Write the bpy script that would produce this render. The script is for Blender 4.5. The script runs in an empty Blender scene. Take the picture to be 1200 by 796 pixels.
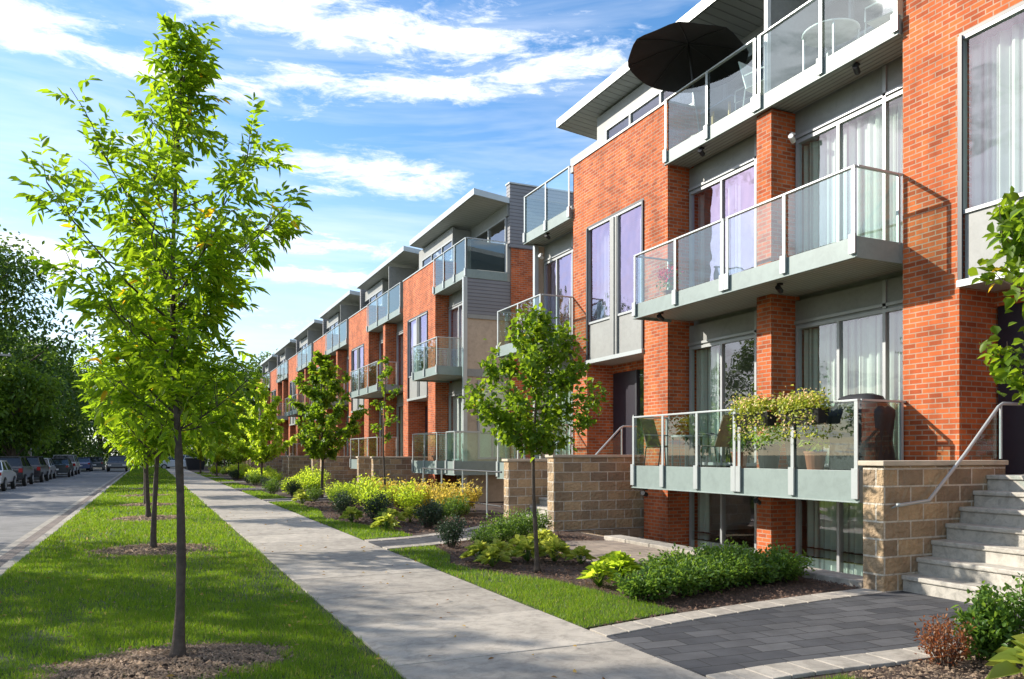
import bpy, math, random
import numpy as np
from mathutils import Vector
R = math.radians
random.seed(7)
rng = np.random.default_rng(7)
scene = bpy.context.scene
COL = scene.collection

# ------------------------------------------------------------------ materials
def nt(name):
    m = bpy.data.materials.new(name); m.use_nodes = True
    n = m.node_tree.nodes; l = m.node_tree.links
    n.clear(); out = n.new('ShaderNodeOutputMaterial')
    return m, n, l, out

def plain(name, col, rough=.6, var=.12, scale=6.0, bump=.0, bscale=60., metal=0., spec=.5, attr=0., translu=0., coat=0., ridges=None, stain=0.):
    """principled surface with noise variation, optional bump, per-face attribute variation, ridges=(axis, spacing, depth)"""
    m, n, l, out = nt(name)
    p = n.new('ShaderNodeBsdfPrincipled')
    p.inputs['Roughness'].default_value = rough
    p.inputs['Metallic'].default_value = metal
    p.inputs['Specular IOR Level'].default_value = spec
    p.inputs['Coat Weight'].default_value = coat
    geo = n.new('ShaderNodeNewGeometry')
    noi = n.new('ShaderNodeTexNoise'); noi.inputs['Scale'].default_value = scale; noi.inputs['Detail'].default_value = 5
    l.new(geo.outputs['Position'], noi.inputs['Vector'])
    mr = n.new('ShaderNodeMapRange'); mr.inputs[1].default_value = .3; mr.inputs[2].default_value = .7
    mr.inputs[3].default_value = 1 - var; mr.inputs[4].default_value = 1 + var
    l.new(noi.outputs['Fac'], mr.inputs[0])
    val = mr.outputs[0]
    if stain:
        ns_ = n.new('ShaderNodeTexNoise'); ns_.inputs['Scale'].default_value = scale*5; ns_.inputs['Detail'].default_value = 9; ns_.inputs['Roughness'].default_value = .72; ns_.inputs['Distortion'].default_value = .6
        l.new(geo.outputs['Position'], ns_.inputs['Vector'])
        ms_ = n.new('ShaderNodeMapRange'); ms_.inputs[1].default_value = .36; ms_.inputs[2].default_value = .56; ms_.inputs[3].default_value = 1-stain; ms_.inputs[4].default_value = 1+stain*.15
        l.new(ns_.outputs['Fac'], ms_.inputs[0])
        mq = n.new('ShaderNodeMath'); mq.operation = 'MULTIPLY'; l.new(val, mq.inputs[0]); l.new(ms_.outputs[0], mq.inputs[1]); val = mq.outputs[0]
    if attr:
        at = n.new('ShaderNodeAttribute'); at.attribute_name = 'rnd'
        m2 = n.new('ShaderNodeMapRange'); m2.inputs[3].default_value = 1 - attr; m2.inputs[4].default_value = 1 + attr
        l.new(at.outputs['Fac'], m2.inputs[0])
        mu = n.new('ShaderNodeMath'); mu.operation = 'MULTIPLY'; l.new(val, mu.inputs[0]); l.new(m2.outputs[0], mu.inputs[1]); val = mu.outputs[0]
    hsv = n.new('ShaderNodeHueSaturation'); hsv.inputs['Color'].default_value = (*col, 1)
    l.new(val, hsv.inputs['Value']); l.new(hsv.outputs[0], p.inputs['Base Color'])
    last = None
    if bump:
        nb = n.new('ShaderNodeTexNoise'); nb.inputs['Scale'].default_value = bscale; nb.inputs['Detail'].default_value = 6
        l.new(geo.outputs['Position'], nb.inputs['Vector'])
        b = n.new('ShaderNodeBump'); b.inputs['Strength'].default_value = bump; b.inputs['Distance'].default_value = .01
        l.new(nb.outputs['Fac'], b.inputs['Height']); last = b
    if ridges:
        ax, sp, dp = ridges
        sx = n.new('ShaderNodeSeparateXYZ'); l.new(geo.outputs['Position'], sx.inputs[0])
        mo = n.new('ShaderNodeMath'); mo.operation = 'PINGPONG'; mo.inputs[1].default_value = sp / 2
        l.new(sx.outputs[ax], mo.inputs[0])
        st = n.new('ShaderNodeMapRange'); st.inputs[1].default_value = 0; st.inputs[2].default_value = .022 if sp > .07 else .012
        l.new(mo.outputs[0], st.inputs[0])
        b = n.new('ShaderNodeBump'); b.inputs['Strength'].default_value = 1; b.inputs['Distance'].default_value = dp
        l.new(st.outputs[0], b.inputs['Height'])
        if last: l.new(last.outputs[0], b.inputs['Normal'])
        last = b
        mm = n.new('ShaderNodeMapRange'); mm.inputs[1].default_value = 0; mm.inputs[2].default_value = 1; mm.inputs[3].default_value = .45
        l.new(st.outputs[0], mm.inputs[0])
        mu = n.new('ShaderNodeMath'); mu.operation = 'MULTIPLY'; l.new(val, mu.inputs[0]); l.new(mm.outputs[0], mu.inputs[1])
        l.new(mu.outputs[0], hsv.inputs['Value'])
    if last: l.new(last.outputs[0], p.inputs['Normal'])
    sh = p.outputs[0]
    if translu:
        t = n.new('ShaderNodeBsdfTranslucent')
        g = n.new('ShaderNodeHueSaturation'); g.inputs['Value'].default_value = 1.9; g.inputs['Saturation'].default_value = 1.1; g.inputs['Hue'].default_value = .485
        l.new(hsv.outputs[0], g.inputs['Color']); l.new(g.outputs[0], t.inputs['Color'])
        mx = n.new('ShaderNodeMixShader'); mx.inputs[0].default_value = translu
        l.new(sh, mx.inputs[1]); l.new(t.outputs[0], mx.inputs[2]); sh = mx.outputs[0]
    l.new(sh, out.inputs[0])
    return m

def leafmat(name, ca, cb, cc=None, translu=.45, rough=.45, spec=.35):
    """leaf colours run from ca to cb (cc a rare yellowed leaf) by a per-leaf random value"""
    m, n, l, out = nt(name)
    at = n.new('ShaderNodeAttribute'); at.attribute_name = 'rnd'
    cr = n.new('ShaderNodeValToRGB'); e = cr.color_ramp.elements
    e[0].color = (*ca, 1); e[0].position = 0; e[1].color = (*cb, 1); e[1].position = .9
    if cc:
        x = cr.color_ramp.elements.new(.975); x.color = (*cb, 1)
        y = cr.color_ramp.elements.new(.985); y.color = (*cc, 1)
    l.new(at.outputs['Fac'], cr.inputs[0])
    p = n.new('ShaderNodeBsdfPrincipled'); p.inputs['Roughness'].default_value = rough; p.inputs['Specular IOR Level'].default_value = spec
    l.new(cr.outputs[0], p.inputs['Base Color'])
    g = n.new('ShaderNodeHueSaturation'); g.inputs['Value'].default_value = 3.1; g.inputs['Saturation'].default_value = 1.05; g.inputs['Hue'].default_value = .475
    l.new(cr.outputs[0], g.inputs['Color'])
    t = n.new('ShaderNodeBsdfTranslucent'); l.new(g.outputs[0], t.inputs['Color'])
    mx = n.new('ShaderNodeMixShader'); mx.inputs[0].default_value = translu
    l.new(p.outputs[0], mx.inputs[1]); l.new(t.outputs[0], mx.inputs[2]); l.new(mx.outputs[0], out.inputs[0])
    return m

def brickmat(name, c1, c2, mortar, bw, rh, ms, rough=.85, bump=.6, mode='wall', rot=0., var=.25, bias=0., rock=0., streak=0.):
    m, n, l, out = nt(name)
    geo = n.new('ShaderNodeNewGeometry')
    sp = n.new('ShaderNodeSeparateXYZ'); l.new(geo.outputs['Position'], sp.inputs[0])
    cb = n.new('ShaderNodeCombineXYZ')
    if mode == 'wall':
        sn = n.new('ShaderNodeSeparateXYZ'); l.new(geo.outputs['True Normal'], sn.inputs[0])
        ab = n.new('ShaderNodeMath'); ab.operation = 'ABSOLUTE'; l.new(sn.outputs[0], ab.inputs[0])
        gt = n.new('ShaderNodeMath'); gt.operation = 'GREATER_THAN'; gt.inputs[1].default_value = .5; l.new(ab.outputs[0], gt.inputs[0])
        mx = n.new('ShaderNodeMix'); l.new(gt.outputs[0], mx.inputs[0]); l.new(sp.outputs[0], mx.inputs[2]); l.new(sp.outputs[1], mx.inputs[3])
        l.new(mx.outputs[0], cb.inputs[0]); l.new(sp.outputs[2], cb.inputs[1])
    else:
        l.new(sp.outputs[0], cb.inputs[0]); l.new(sp.outputs[1], cb.inputs[1])
    vec = cb.outputs[0]
    if rot:
        vr = n.new('ShaderNodeVectorRotate'); vr.inputs['Angle'].default_value = rot; l.new(vec, vr.inputs['Vector']); vec = vr.outputs[0]
    br = n.new('ShaderNodeTexBrick')
    br.inputs['Color1'].default_value = (*c1, 1); br.inputs['Color2'].default_value = (*c2, 1); br.inputs['Mortar'].default_value = (*mortar, 1)
    br.inputs['Scale'].default_value = 1; br.inputs['Mortar Size'].default_value = ms; br.inputs['Mortar Smooth'].default_value = .15
    br.inputs['Brick Width'].default_value = bw; br.inputs['Row Height'].default_value = rh; br.inputs['Bias'].default_value = bias
    l.new(vec, br.inputs['Vector'])
    noi = n.new('ShaderNodeTexNoise'); noi.inputs['Scale'].default_value = 2.2; noi.inputs['Detail'].default_value = 8; noi.inputs['Roughness'].default_value = .65
    l.new(geo.outputs['Position'], noi.inputs['Vector'])
    mr = n.new('ShaderNodeMapRange'); mr.inputs[1].default_value = .3; mr.inputs[2].default_value = .7; mr.inputs[3].default_value = 1 - var; mr.inputs[4].default_value = 1 + var
    l.new(noi.outputs['Fac'], mr.inputs[0])
    vv = mr.outputs[0]
    if streak:   # rain streaks and soot, long in the vertical
        mp = n.new('ShaderNodeMapping'); mp.inputs['Scale'].default_value = (2.6, 2.6, .28); l.new(geo.outputs['Position'], mp.inputs[0])
        n3 = n.new('ShaderNodeTexNoise'); n3.inputs['Scale'].default_value = 1; n3.inputs['Detail'].default_value = 7; n3.inputs['Roughness'].default_value = .6; l.new(mp.outputs[0], n3.inputs['Vector'])
        m3 = n.new('ShaderNodeMapRange'); m3.inputs[1].default_value = .35; m3.inputs[2].default_value = .65; m3.inputs[3].default_value = 1-streak; m3.inputs[4].default_value = 1+streak*.4; l.new(n3.outputs['Fac'], m3.inputs[0])
        mm = n.new('ShaderNodeMath'); mm.operation = 'MULTIPLY'; l.new(vv, mm.inputs[0]); l.new(m3.outputs[0], mm.inputs[1]); vv = mm.outputs[0]
    hs = n.new('ShaderNodeHueSaturation'); l.new(br.outputs['Color'], hs.inputs['Color']); l.new(vv, hs.inputs['Value'])
    p = n.new('ShaderNodeBsdfPrincipled'); p.inputs['Roughness'].default_value = rough; p.inputs['Specular IOR Level'].default_value = .25
    l.new(hs.outputs[0], p.inputs['Base Color'])
    inv = n.new('ShaderNodeMath'); inv.operation = 'SUBTRACT'; inv.inputs[0].default_value = 1; l.new(br.outputs['Fac'], inv.inputs[1])
    h = inv.outputs[0]
    n2 = n.new('ShaderNodeTexNoise'); n2.inputs['Scale'].default_value = 14 if rock else 70; n2.inputs['Detail'].default_value = 6
    l.new(geo.outputs['Position'], n2.inputs['Vector'])
    ma = n.new('ShaderNodeMath'); ma.operation = 'MULTIPLY_ADD'; ma.inputs[1].default_value = rock if rock else .35
    l.new(n2.outputs['Fac'], ma.inputs[0]); l.new(h, ma.inputs[2])
    b = n.new('ShaderNodeBump'); b.inputs['Strength'].default_value = bump; b.inputs['Distance'].default_value = .012 if not rock else .03
    l.new(ma.outputs[0], b.inputs['Height']); l.new(b.outputs[0], p.inputs['Normal'])
    l.new(p.outputs[0], out.inputs[0])
    return m

def glassmat(name, tint, refl, base, f90, rough=.01, milk=0., wavy=0.):
    m, n, l, out = nt(name)
    t = n.new('ShaderNodeBsdfTransparent'); t.inputs[0].default_value = (*tint, 1)
    g = n.new('ShaderNodeBsdfGlossy'); g.inputs['Color'].default_value = (*refl, 1); g.inputs['Roughness'].default_value = rough
    lw = n.new('ShaderNodeLayerWeight'); lw.inputs[0].default_value = .5; pw = n.new('ShaderNodeMath'); pw.operation = 'POWER'; pw.inputs[1].default_value = 4.; l.new(lw.outputs['Facing'], pw.inputs[0])
    mr = n.new('ShaderNodeMapRange'); mr.inputs[3].default_value = base; mr.inputs[4].default_value = f90
    l.new(pw.outputs[0], mr.inputs[0])
    if wavy:
        geo = n.new('ShaderNodeNewGeometry'); no = n.new('ShaderNodeTexNoise'); no.inputs['Scale'].default_value = 1.3; no.inputs['Detail'].default_value = 2
        l.new(geo.outputs['Position'], no.inputs['Vector'])
        b = n.new('ShaderNodeBump'); b.inputs['Strength'].default_value = wavy; b.inputs['Distance'].default_value = .02
        l.new(no.outputs['Fac'], b.inputs['Height']); l.new(b.outputs[0], g.inputs['Normal'])
    mx = n.new('ShaderNodeMixShader'); l.new(mr.outputs[0], mx.inputs[0]); l.new(t.outputs[0], mx.inputs[1]); l.new(g.outputs[0], mx.inputs[2])
    s = mx.outputs[0]
    if milk:
        d = n.new('ShaderNodeBsdfDiffuse'); d.inputs[0].default_value = (.72, .86, .82, 1)
        m3 = n.new('ShaderNodeMixShader'); m3.inputs[0].default_value = milk; l.new(s, m3.inputs[1]); l.new(d.outputs[0], m3.inputs[2]); s = m3.outputs[0]
    l.new(s, out.inputs[0])
    return m

M = {}
M['brick'] = brickmat('orange_brick', (.56, .128, .036), (.25, .048, .018), (.40, .26, .18), .205, .072, .009, bias=-.25, streak=.22)
M['stone'] = brickmat('stone_block', (.45, .32, .19), (.22, .165, .115), (.56, .50, .41), .43, .205, .012, bump=1., rock=1.8, bias=-.1)
M['paver'] = brickmat('dark_paver', (.048, .050, .056), (.10, .10, .104), (.03, .03, .03), .42, .21, .007, mode='flat', rot=.06, bump=.5)
M['paver_tan'] = brickmat('tan_paver', (.34, .27, .21), (.26, .21, .17), (.14, .12, .1), .4, .2, .008, mode='flat', bump=.5)
M['concrete'] = plain('concrete', (.385, .345, .29), .9, .15, 1.3, .45, 110, attr=.14, stain=.30)
M['step'] = plain('cast_stone', (.46, .43, .375), .85, .14, 2., .4, 90, stain=.3)
M['capstone'] = plain('cap_stone', (.50, .43, .33), .85, .12, 5., .3, 80)
M['asphalt'] = plain('asphalt', (.21, .20, .19), .9, .16, .5, .5, 120, stain=.25)
M['gutter'] = brickmat('gutter_paver', (.25, .20, .17), (.19, .16, .14), (.1, .09, .08), .2, .1, .006, mode='flat', bump=.4)
M['metal'] = plain('pale_aluminium', (.42, .45, .45), .38, .05, 3, metal=.25)
M['frame'] = plain('window_aluminium', (.36, .375, .38), .42, .05, 3, metal=.2)
M['steel'] = plain('painted_steel_channel', (.22, .275, .26), .45, .06, 1, .0, stain=.12)
M['soffit'] = plain('ribbed_soffit_x', (.36, .39, .36), .6, .05, 2, ridges=(0, .1, .012))
M['soffit_y'] = plain('ribbed_soffit_y', (.36, .38, .37), .6, .05, 2, ridges=(1, .22, .012))
M['siding'] = plain('grey_siding', (.20, .20, .215), .6, .05, 2, ridges=(2, .12, .008))
M['panel'] = plain('grey_panel', (.27, .275, .262), .5, .07, 1.5, stain=.12)
M['beige'] = plain('beige_stucco', (.50, .39, .29), .9, .10, 1.2, .4, 100, stain=.15)
M['darkmetal'] = plain('dark_metal', (.03, .033, .04), .45, .1, 3)
M['door'] = plain('dark_door_paint', (.022, .02, .03), .35, .1, 3)
M['roof'] = plain('roof_membrane', (.3, .3, .3), .8)
M['inner'] = plain('interior_paint', (.30, .29, .26), .8)
M['darkinner'] = plain('interior_shadow_wall', (.09, .09, .085), .9)
M['curtain'] = plain('pale_curtain', (.74, .82, .74), .85, .05, 3, translu=.3, ridges=(1, .13, .03))
M['blind'] = plain('pale_blind', (.80, .80, .80), .8, .03, 3)
M['glass'] = glassmat('window_glass', (.86, .93, .90), (.95, .90, .97), .16, .8, wavy=.25)
M['glass_coated'] = glassmat('coated_window_glass', (.80, .84, .88), (.92, .72, .95), .36, .9, wavy=1.)
M['railglass'] = glassmat('railing_glass', (.80, .93, .905), (.88, .98, 1.), .12, .65, milk=.0)
M['frost'] = glassmat('clear_side_glass', (.86, .93, .92), (.9, .97, 1.), .05, .6, milk=.01)
M['soil'] = plain('bark_soil', (.060, .036, .024), .95, .35, 12, 1., 60)
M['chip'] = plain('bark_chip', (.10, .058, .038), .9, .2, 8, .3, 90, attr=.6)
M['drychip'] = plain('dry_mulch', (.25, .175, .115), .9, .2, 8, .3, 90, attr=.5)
M['turfsoil'] = plain('turf', (.060, .080, .018), .95, .35, 2.2, .8, 50, stain=.5)
M['grass'] = leafmat('grass_blades', (.046, .122, .011), (.135, .228, .018), (.30, .26, .09), .38, .5)
M['bark'] = plain('young_bark', (.075, .055, .042), .85, .3, 18, .8, 50)
M['bark2'] = plain('old_bark', (.10, .075, .055), .9, .3, 10, .9, 30)
M['ash'] = leafmat('ash_leaf', (.050, .125, .010), (.16, .26, .02), (.5, .36, .03), .58)
M['maple'] = leafmat('maple_leaf', (.048, .115, .012), (.13, .21, .018), (.35, .28, .03), .48)
M['lime'] = leafmat('lime_leaf', (.15, .25, .022), (.28, .38, .045), None, .5)
M['hosta'] = leafmat('hosta_leaf', (.15, .22, .03), (.33, .37, .07), None, .35)
M['yellow'] = leafmat('golden_leaf', (.24, .26, .03), (.46, .38, .08), None, .35)
M['yew'] = leafmat('yew_leaf', (.035, .09, .016), (.10, .185, .026), None, .35)
M['darkleaf'] = leafmat('dark_leaf', (.016, .036, .018), (.035, .065, .03), None, .2)
M['barberry'] = leafmat('barberry_leaf', (.13, .045, .018), (.26, .12, .04), None, .3)
M['bigtree'] = leafmat('big_tree_leaf', (.024, .058, .010), (.072, .138, .018), None, .33)
M['bigtree2'] = leafmat('big_tree_leaf_light', (.035, .075, .01), (.11, .19, .02), None, .42)
M['petal'] = leafmat('cream_petal', (.62, .52, .20), (.75, .58, .38), None, .3)
M['redpetal'] = leafmat('red_petal', (.6, .02, .02), (.7, .03, .05), None, .2)
M['plastic'] = plain('black_plastic', (.012, .012, .014), .45, .1)
M['cover'] = plain('vinyl_cover', (.016, .017, .02), .62, .1, 5, .6, 9)
M['terracotta'] = plain('terracotta', (.30, .10, .05), .8)
M['canvas'] = plain('black_canvas', (.013, .013, .015), .9)
M['wood'] = plain('pale_wood', (.55, .33, .10), .6, .2, 8)
M['sling'] = plain('sling_fabric', (.22, .17, .13), .8)
M['bluegrey'] = plain('blue_grey_fabric', (.16, .20, .28), .7)
M['white'] = plain('white_paint', (.75, .75, .74), .5)
M['tyre'] = plain('tyre_rubber', (.02, .02, .02), .8)
M['rim'] = plain('wheel_rim', (.45, .45, .47), .35, metal=.7)
M['carglass'] = plain('car_glass', (.02, .025, .03), .08, spec=.8)
M['taillight'] = plain('red_lens', (.35, .015, .015), .2)
M['headlight'] = plain('clear_lens', (.75, .75, .72), .15)
M['pole'] = plain('weathered_pole', (.36, .33, .29), .9, .2, 6)

# ------------------------------------------------------------------ mesh builder
class MB:
    def __init__(s): s.v = []; s.f = []; s.r = []
    def add(s, vs, fs, r=None):
        o = len(s.v); s.v += [tuple(v) for v in vs]
        for f in fs: s.f.append(tuple(i + o for i in f)); s.r.append(random.random() if r is None else r)
        return s
    def box(s, x0, x1, y0, y1, z0, z1, r=None):
        if x0 > x1: x0, x1 = x1, x0
        if y0 > y1: y0, y1 = y1, y0
        if z0 > z1: z0, z1 = z1, z0
        rr = random.random() if r is None else r
        return s.add([(x0,y0,z0),(x1,y0,z0),(x1,y1,z0),(x0,y1,z0),(x0,y0,z1),(x1,y0,z1),(x1,y1,z1),(x0,y1,z1)],
                     [(0,3,2,1),(4,5,6,7),(0,1,5,4),(1,2,6,5),(2,3,7,6),(3,0,4,7)], rr)
    def hexa(s, p):   # 8 points: bottom ring ccw then top ring ccw
        return s.add(p, [(0,3,2,1),(4,5,6,7),(0,1,5,4),(1,2,6,5),(2,3,7,6),(3,0,4,7)], random.random())
    def prism(s, pts, z0, z1, r=None):
        a = sum(pts[i][0]*pts[(i+1)%len(pts)][1]-pts[(i+1)%len(pts)][0]*pts[i][1] for i in range(len(pts)))
        if a < 0: pts = pts[::-1]
        n = len(pts); rr = random.random() if r is None else r
        return s.add([(x,y,z0) for x,y in pts]+[(x,y,z1) for x,y in pts],
              [tuple(range(n-1,-1,-1)), tuple(range(n,2*n))]+[(i,(i+1)%n,n+(i+1)%n,n+i) for i in range(n)], rr)
    def tube(s, pts, rad, n=8, cap=True):
        pts = [Vector(p) for p in pts]; rr = random.random()
        if not isinstance(rad, (list, tuple)): rad = [rad]*len(pts)
        rings = []; ref = None
        for i, p in enumerate(pts):
            d = (pts[min(i+1,len(pts)-1)]-pts[max(i-1,0)]).normalized()
            if ref is None: ref = Vector((1,0,0)) if abs(d.x) < .8 else Vector((0,1,0))
            a = d.cross(ref).normalized(); b = d.cross(a).normalized(); ref = b.cross(d).normalized() if False else ref
            rings.append([p+(a*math.cos(2*math.pi*k/n)+b*math.sin(2*math.pi*k/n))*rad[i] for k in range(n)])
        vs = [v for r_ in rings for v in r_]; fs = []
        for i in range(len(pts)-1):
            for k in range(n):
                fs.append((i*n+k, i*n+(k+1)%n, (i+1)*n+(k+1)%n, (i+1)*n+k))
        if cap: fs += [tuple(range(n-1,-1,-1)), tuple(range((len(pts)-1)*n, len(pts)*n))]
        return s.add(vs, fs, rr)
    def lathe(s, prof, c, n=16, squash=(1,1)):
        vs = []; fs = []
        for r_, z in prof:
            for k in range(n):
                a = 2*math.pi*k/n; vs.append((c[0]+r_*squash[0]*math.cos(a), c[1]+r_*squash[1]*math.sin(a), c[2]+z))
        for i in range(len(prof)-1):
            for k in range(n): fs.append((i*n+k, i*n+(k+1)%n, (i+1)*n+(k+1)%n, (i+1)*n+k))
        fs += [tuple(range(n-1,-1,-1)), tuple(range((len(prof)-1)*n, len(prof)*n))]
        return s.add(vs, fs, random.random())
    def build(s, name, mat, parent=None, bevel=0, smooth=False, origin=None):
        """vertices are world coordinates; under a parent they are moved into the parent's space"""
        me = bpy.data.meshes.new(name)
        o = Vector((0,0,0))
        if parent is not None: o = world_loc(parent)
        elif origin is not None: o = Vector(origin)
        me.from_pydata([(a-o.x, b-o.y, c-o.z) for a,b,c in s.v], [], s.f)
        at = me.attributes.new('rnd', 'FLOAT', 'FACE'); at.data.foreach_set('value', s.r)
        me.materials.append(M[mat])
        if smooth: me.shade_smooth()
        ob = bpy.data.objects.new(name, me); COL.objects.link(ob)
        if parent is not None: ob.parent = parent
        elif origin is not None: ob.location = o
        if bevel:
            b = ob.modifiers.new('bevel', 'BEVEL'); b.width = bevel; b.segments = 2; b.limit_method = 'ANGLE'; b.angle_limit = R(40)
        return ob
def world_loc(o):
    v = Vector(o.location)
    while o.parent: o = o.parent; v += Vector(o.location)
    return v
def quads(name, V, F, rnd, mat, parent=None, origin=(0,0,0), nper=4):
    """fast mesh from numpy arrays; F (m,nper)"""
    o = world_loc(parent) if parent is not None else Vector(origin)
    me = bpy.data.meshes.new(name)
    V = V - np.array(o); nv, nf = len(V), len(F)
    me.vertices.add(nv); me.vertices.foreach_set('co', V.astype(np.float32).ravel())
    me.loops.add(nf*nper); me.loops.foreach_set('vertex_index', F.astype(np.int32).ravel())
    me.polygons.add(nf); me.polygons.foreach_set('loop_start', (np.arange(nf)*nper).astype(np.int32))
    try: me.polygons.foreach_set('loop_total', np.full(nf, nper, np.int32))
    except Exception: pass
    me.update(calc_edges=True)
    at = me.attributes.new('rnd', 'FLOAT', 'FACE'); at.data.foreach_set('value', rnd.astype(np.float32))
    me.materials.append(M[mat])
    ob = bpy.data.objects.new(name, me); COL.objects.link(ob)
    if parent is not None: ob.parent = parent
    else: ob.location = o
    return ob
def nrm(a): return a/np.maximum(np.linalg.norm(a, axis=-1, keepdims=True), 1e-9)
def leaves(P, D, L, W, fold=.25, g=None, droop=.15):
    """leaf blades (two folded quads each) at P along D; returns V, F"""
    g = g or rng
    n = len(P); D = nrm(D)
    up = np.tile([0,0,1.], (n,1)) + g.normal(0,.45,(n,3))
    S = nrm(np.cross(D, up)); N = nrm(np.cross(S, D))
    L = np.asarray(L).reshape(-1,1)*np.ones((n,1)); W = np.asarray(W).reshape(-1,1)*np.ones((n,1))
    dz = np.array([[0,0,-1.]])
    b = P; t = P + D*L + dz*L*droop
    m1 = P + D*L*.32; m2 = P + D*L*.66 + dz*L*droop*.35
    l1 = m1 + S*W*.5 + N*W*fold; r1 = m1 - S*W*.5 + N*W*fold
    l2 = m2 + S*W*.42 + N*W*fold*.8; r2 = m2 - S*W*.42 + N*W*fold*.8
    V = np.stack([b,l1,l2,t,r2,r1], 1).reshape(-1,3)
    k = np.arange(n)[:,None]*6
    F = np.concatenate([k+np.array([[0,1,2,3]]), k+np.array([[0,3,4,5]])], 1).reshape(-1,4)
    return V, F
def leafobj(name, P, D, L, W, mat, parent=None, origin=(0,0,0), rnd=None, **kw):
    V, F = leaves(P, D, L, W, **kw)
    if rnd is None: rnd = rng.random(len(P))
    return quads(name, V, F, np.repeat(rnd, 2), mat, parent, origin)

# ------------------------------------------------------------------ tagging
def tag(o, label=None, cat=None, group=None, kind=None):
    if label: o['label'] = label
    if cat: o['category'] = cat
    if group: o['group'] = group
    if kind: o['kind'] = kind
    return o
def thing(name, loc, label, cat, group=None):
    o = bpy.data.objects.new(name, None); COL.objects.link(o); o.location = loc; o.empty_display_size = .2
    return tag(o, label, cat, group)
def dup(o, parent=None, label=None, loc=None, rotz=None, scale=None):
    c = o.copy(); COL.objects.link(c)
    if parent is not None: c.parent = parent
    if label: c['label'] = label
    if loc is not None: c.location = loc
    if rotz is not None: c.rotation_euler.z = rotz
    if scale is not None: c.scale = (scale,)*3
    for ch in list(o.children): dup(ch, c)
    return c
def struct(o): o['kind'] = 'structure'; return o

# ================================================================== camera
cam_d = bpy.data.cameras.new('camera'); cam = bpy.data.objects.new('camera', cam_d); COL.objects.link(cam)
CAMZ = 1.6
cam.location = (0, 0, CAMZ); cam.rotation_euler = (R(90), 0, -math.atan(425/930))
cam_d.sensor_width = 36; cam_d.lens = 930/1200*36; cam_d.shift_y = 135/1200; cam_d.clip_end = 3000; cam_d.clip_start = .05
scene.camera = cam

# ================================================================== light and sky
SUN = Vector((-.90, .76, .62)).normalized()
el = math.asin(SUN.z); az = math.atan2(SUN.x, SUN.y)
sd = bpy.data.lights.new('sun', 'SUN'); sd.energy = 4.3; sd.angle = R(.55); sd.color = (1, .93, .82)
so = bpy.data.objects.new('sun', sd); COL.objects.link(so); so.rotation_euler = SUN.to_track_quat('Z', 'Y').to_euler(); so.location = (-30, 30, 40)
w = bpy.data.worlds.new('World'); scene.world = w; w.use_nodes = True
n = w.node_tree.nodes; l = w.node_tree.links; n.clear()
out = n.new('ShaderNodeOutputWorld'); bg = n.new('ShaderNodeBackground'); bg.inputs[1].default_value = .15
sky = n.new('ShaderNodeTexSky'); sky.sky_type = 'NISHITA'; sky.sun_disc = False; sky.sun_elevation = el; sky.sun_rotation = az % (2*math.pi)
sky.air_density = 1.0; sky.dust_density = .6; sky.ozone_density = 2.0
tc = n.new('ShaderNodeTexCoord')
sx = n.new('ShaderNodeSeparateXYZ'); l.new(tc.outputs['Generated'], sx.inputs[0])
def math_(op, a, b=None, c=None):
    m = n.new('ShaderNodeMath'); m.operation = op
    for i, x in enumerate((a, b, c)):
        if x is None: continue
        if isinstance(x, (int, float)): m.inputs[i].default_value = x
        else: l.new(x, m.inputs[i])
    return m.outputs[0]
# cloud layer: directions carried up to a flat sheet, streaks lying across the street
zz = math_('ADD', math_('MAXIMUM', sx.outputs[2], 0), .10)
cx = math_('DIVIDE', sx.outputs[0], zz); cy = math_('DIVIDE', sx.outputs[1], zz)
def cloudnoise(sxx, syy, off, detail, rough, dist, lo, hi, rot):
    cb = n.new('ShaderNodeCombineXYZ'); l.new(cx, cb.inputs[0]); l.new(cy, cb.inputs[1])
    mp = n.new('ShaderNodeMapping'); mp.inputs['Rotation'].default_value = (0,0,rot); mp.inputs['Scale'].default_value = (sxx, syy, 1); mp.inputs['Location'].default_value = off
    l.new(cb.outputs[0], mp.inputs[0])
    no = n.new('ShaderNodeTexNoise'); no.inputs['Scale'].default_value = 1; no.inputs['Detail'].default_value = detail; no.inputs['Roughness'].default_value = rough; no.inputs['Distortion'].default_value = dist
    l.new(mp.outputs[0], no.inputs['Vector'])
    mr = n.new('ShaderNodeMapRange'); mr.interpolation_type = 'SMOOTHSTEP'; mr.inputs[1].default_value = lo; mr.inputs[2].default_value = hi
    l.new(no.outputs['Fac'], mr.inputs[0]); return mr.outputs[0]
AZ = math_('ARCTAN2', sx.outputs[0], sx.outputs[1]); EL = math_('ARCSINE', sx.outputs[2])
def fib(sa, se, off, detail, rough, dist, rot):
    cb = n.new('ShaderNodeCombineXYZ'); l.new(AZ, cb.inputs[0]); l.new(EL, cb.inputs[1])
    mp = n.new('ShaderNodeMapping'); mp.inputs['Rotation'].default_value = (0,0,rot); mp.inputs['Scale'].default_value = (sa, se, 1); mp.inputs['Location'].default_value = off
    l.new(cb.outputs[0], mp.inputs[0])
    no = n.new('ShaderNodeTexNoise'); no.inputs['Scale'].default_value = 1; no.inputs['Detail'].default_value = detail; no.inputs['Roughness'].default_value = rough; no.inputs['Distortion'].default_value = dist
    l.new(mp.outputs[0], no.inputs['Vector']); return no.outputs['Fac']
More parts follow.
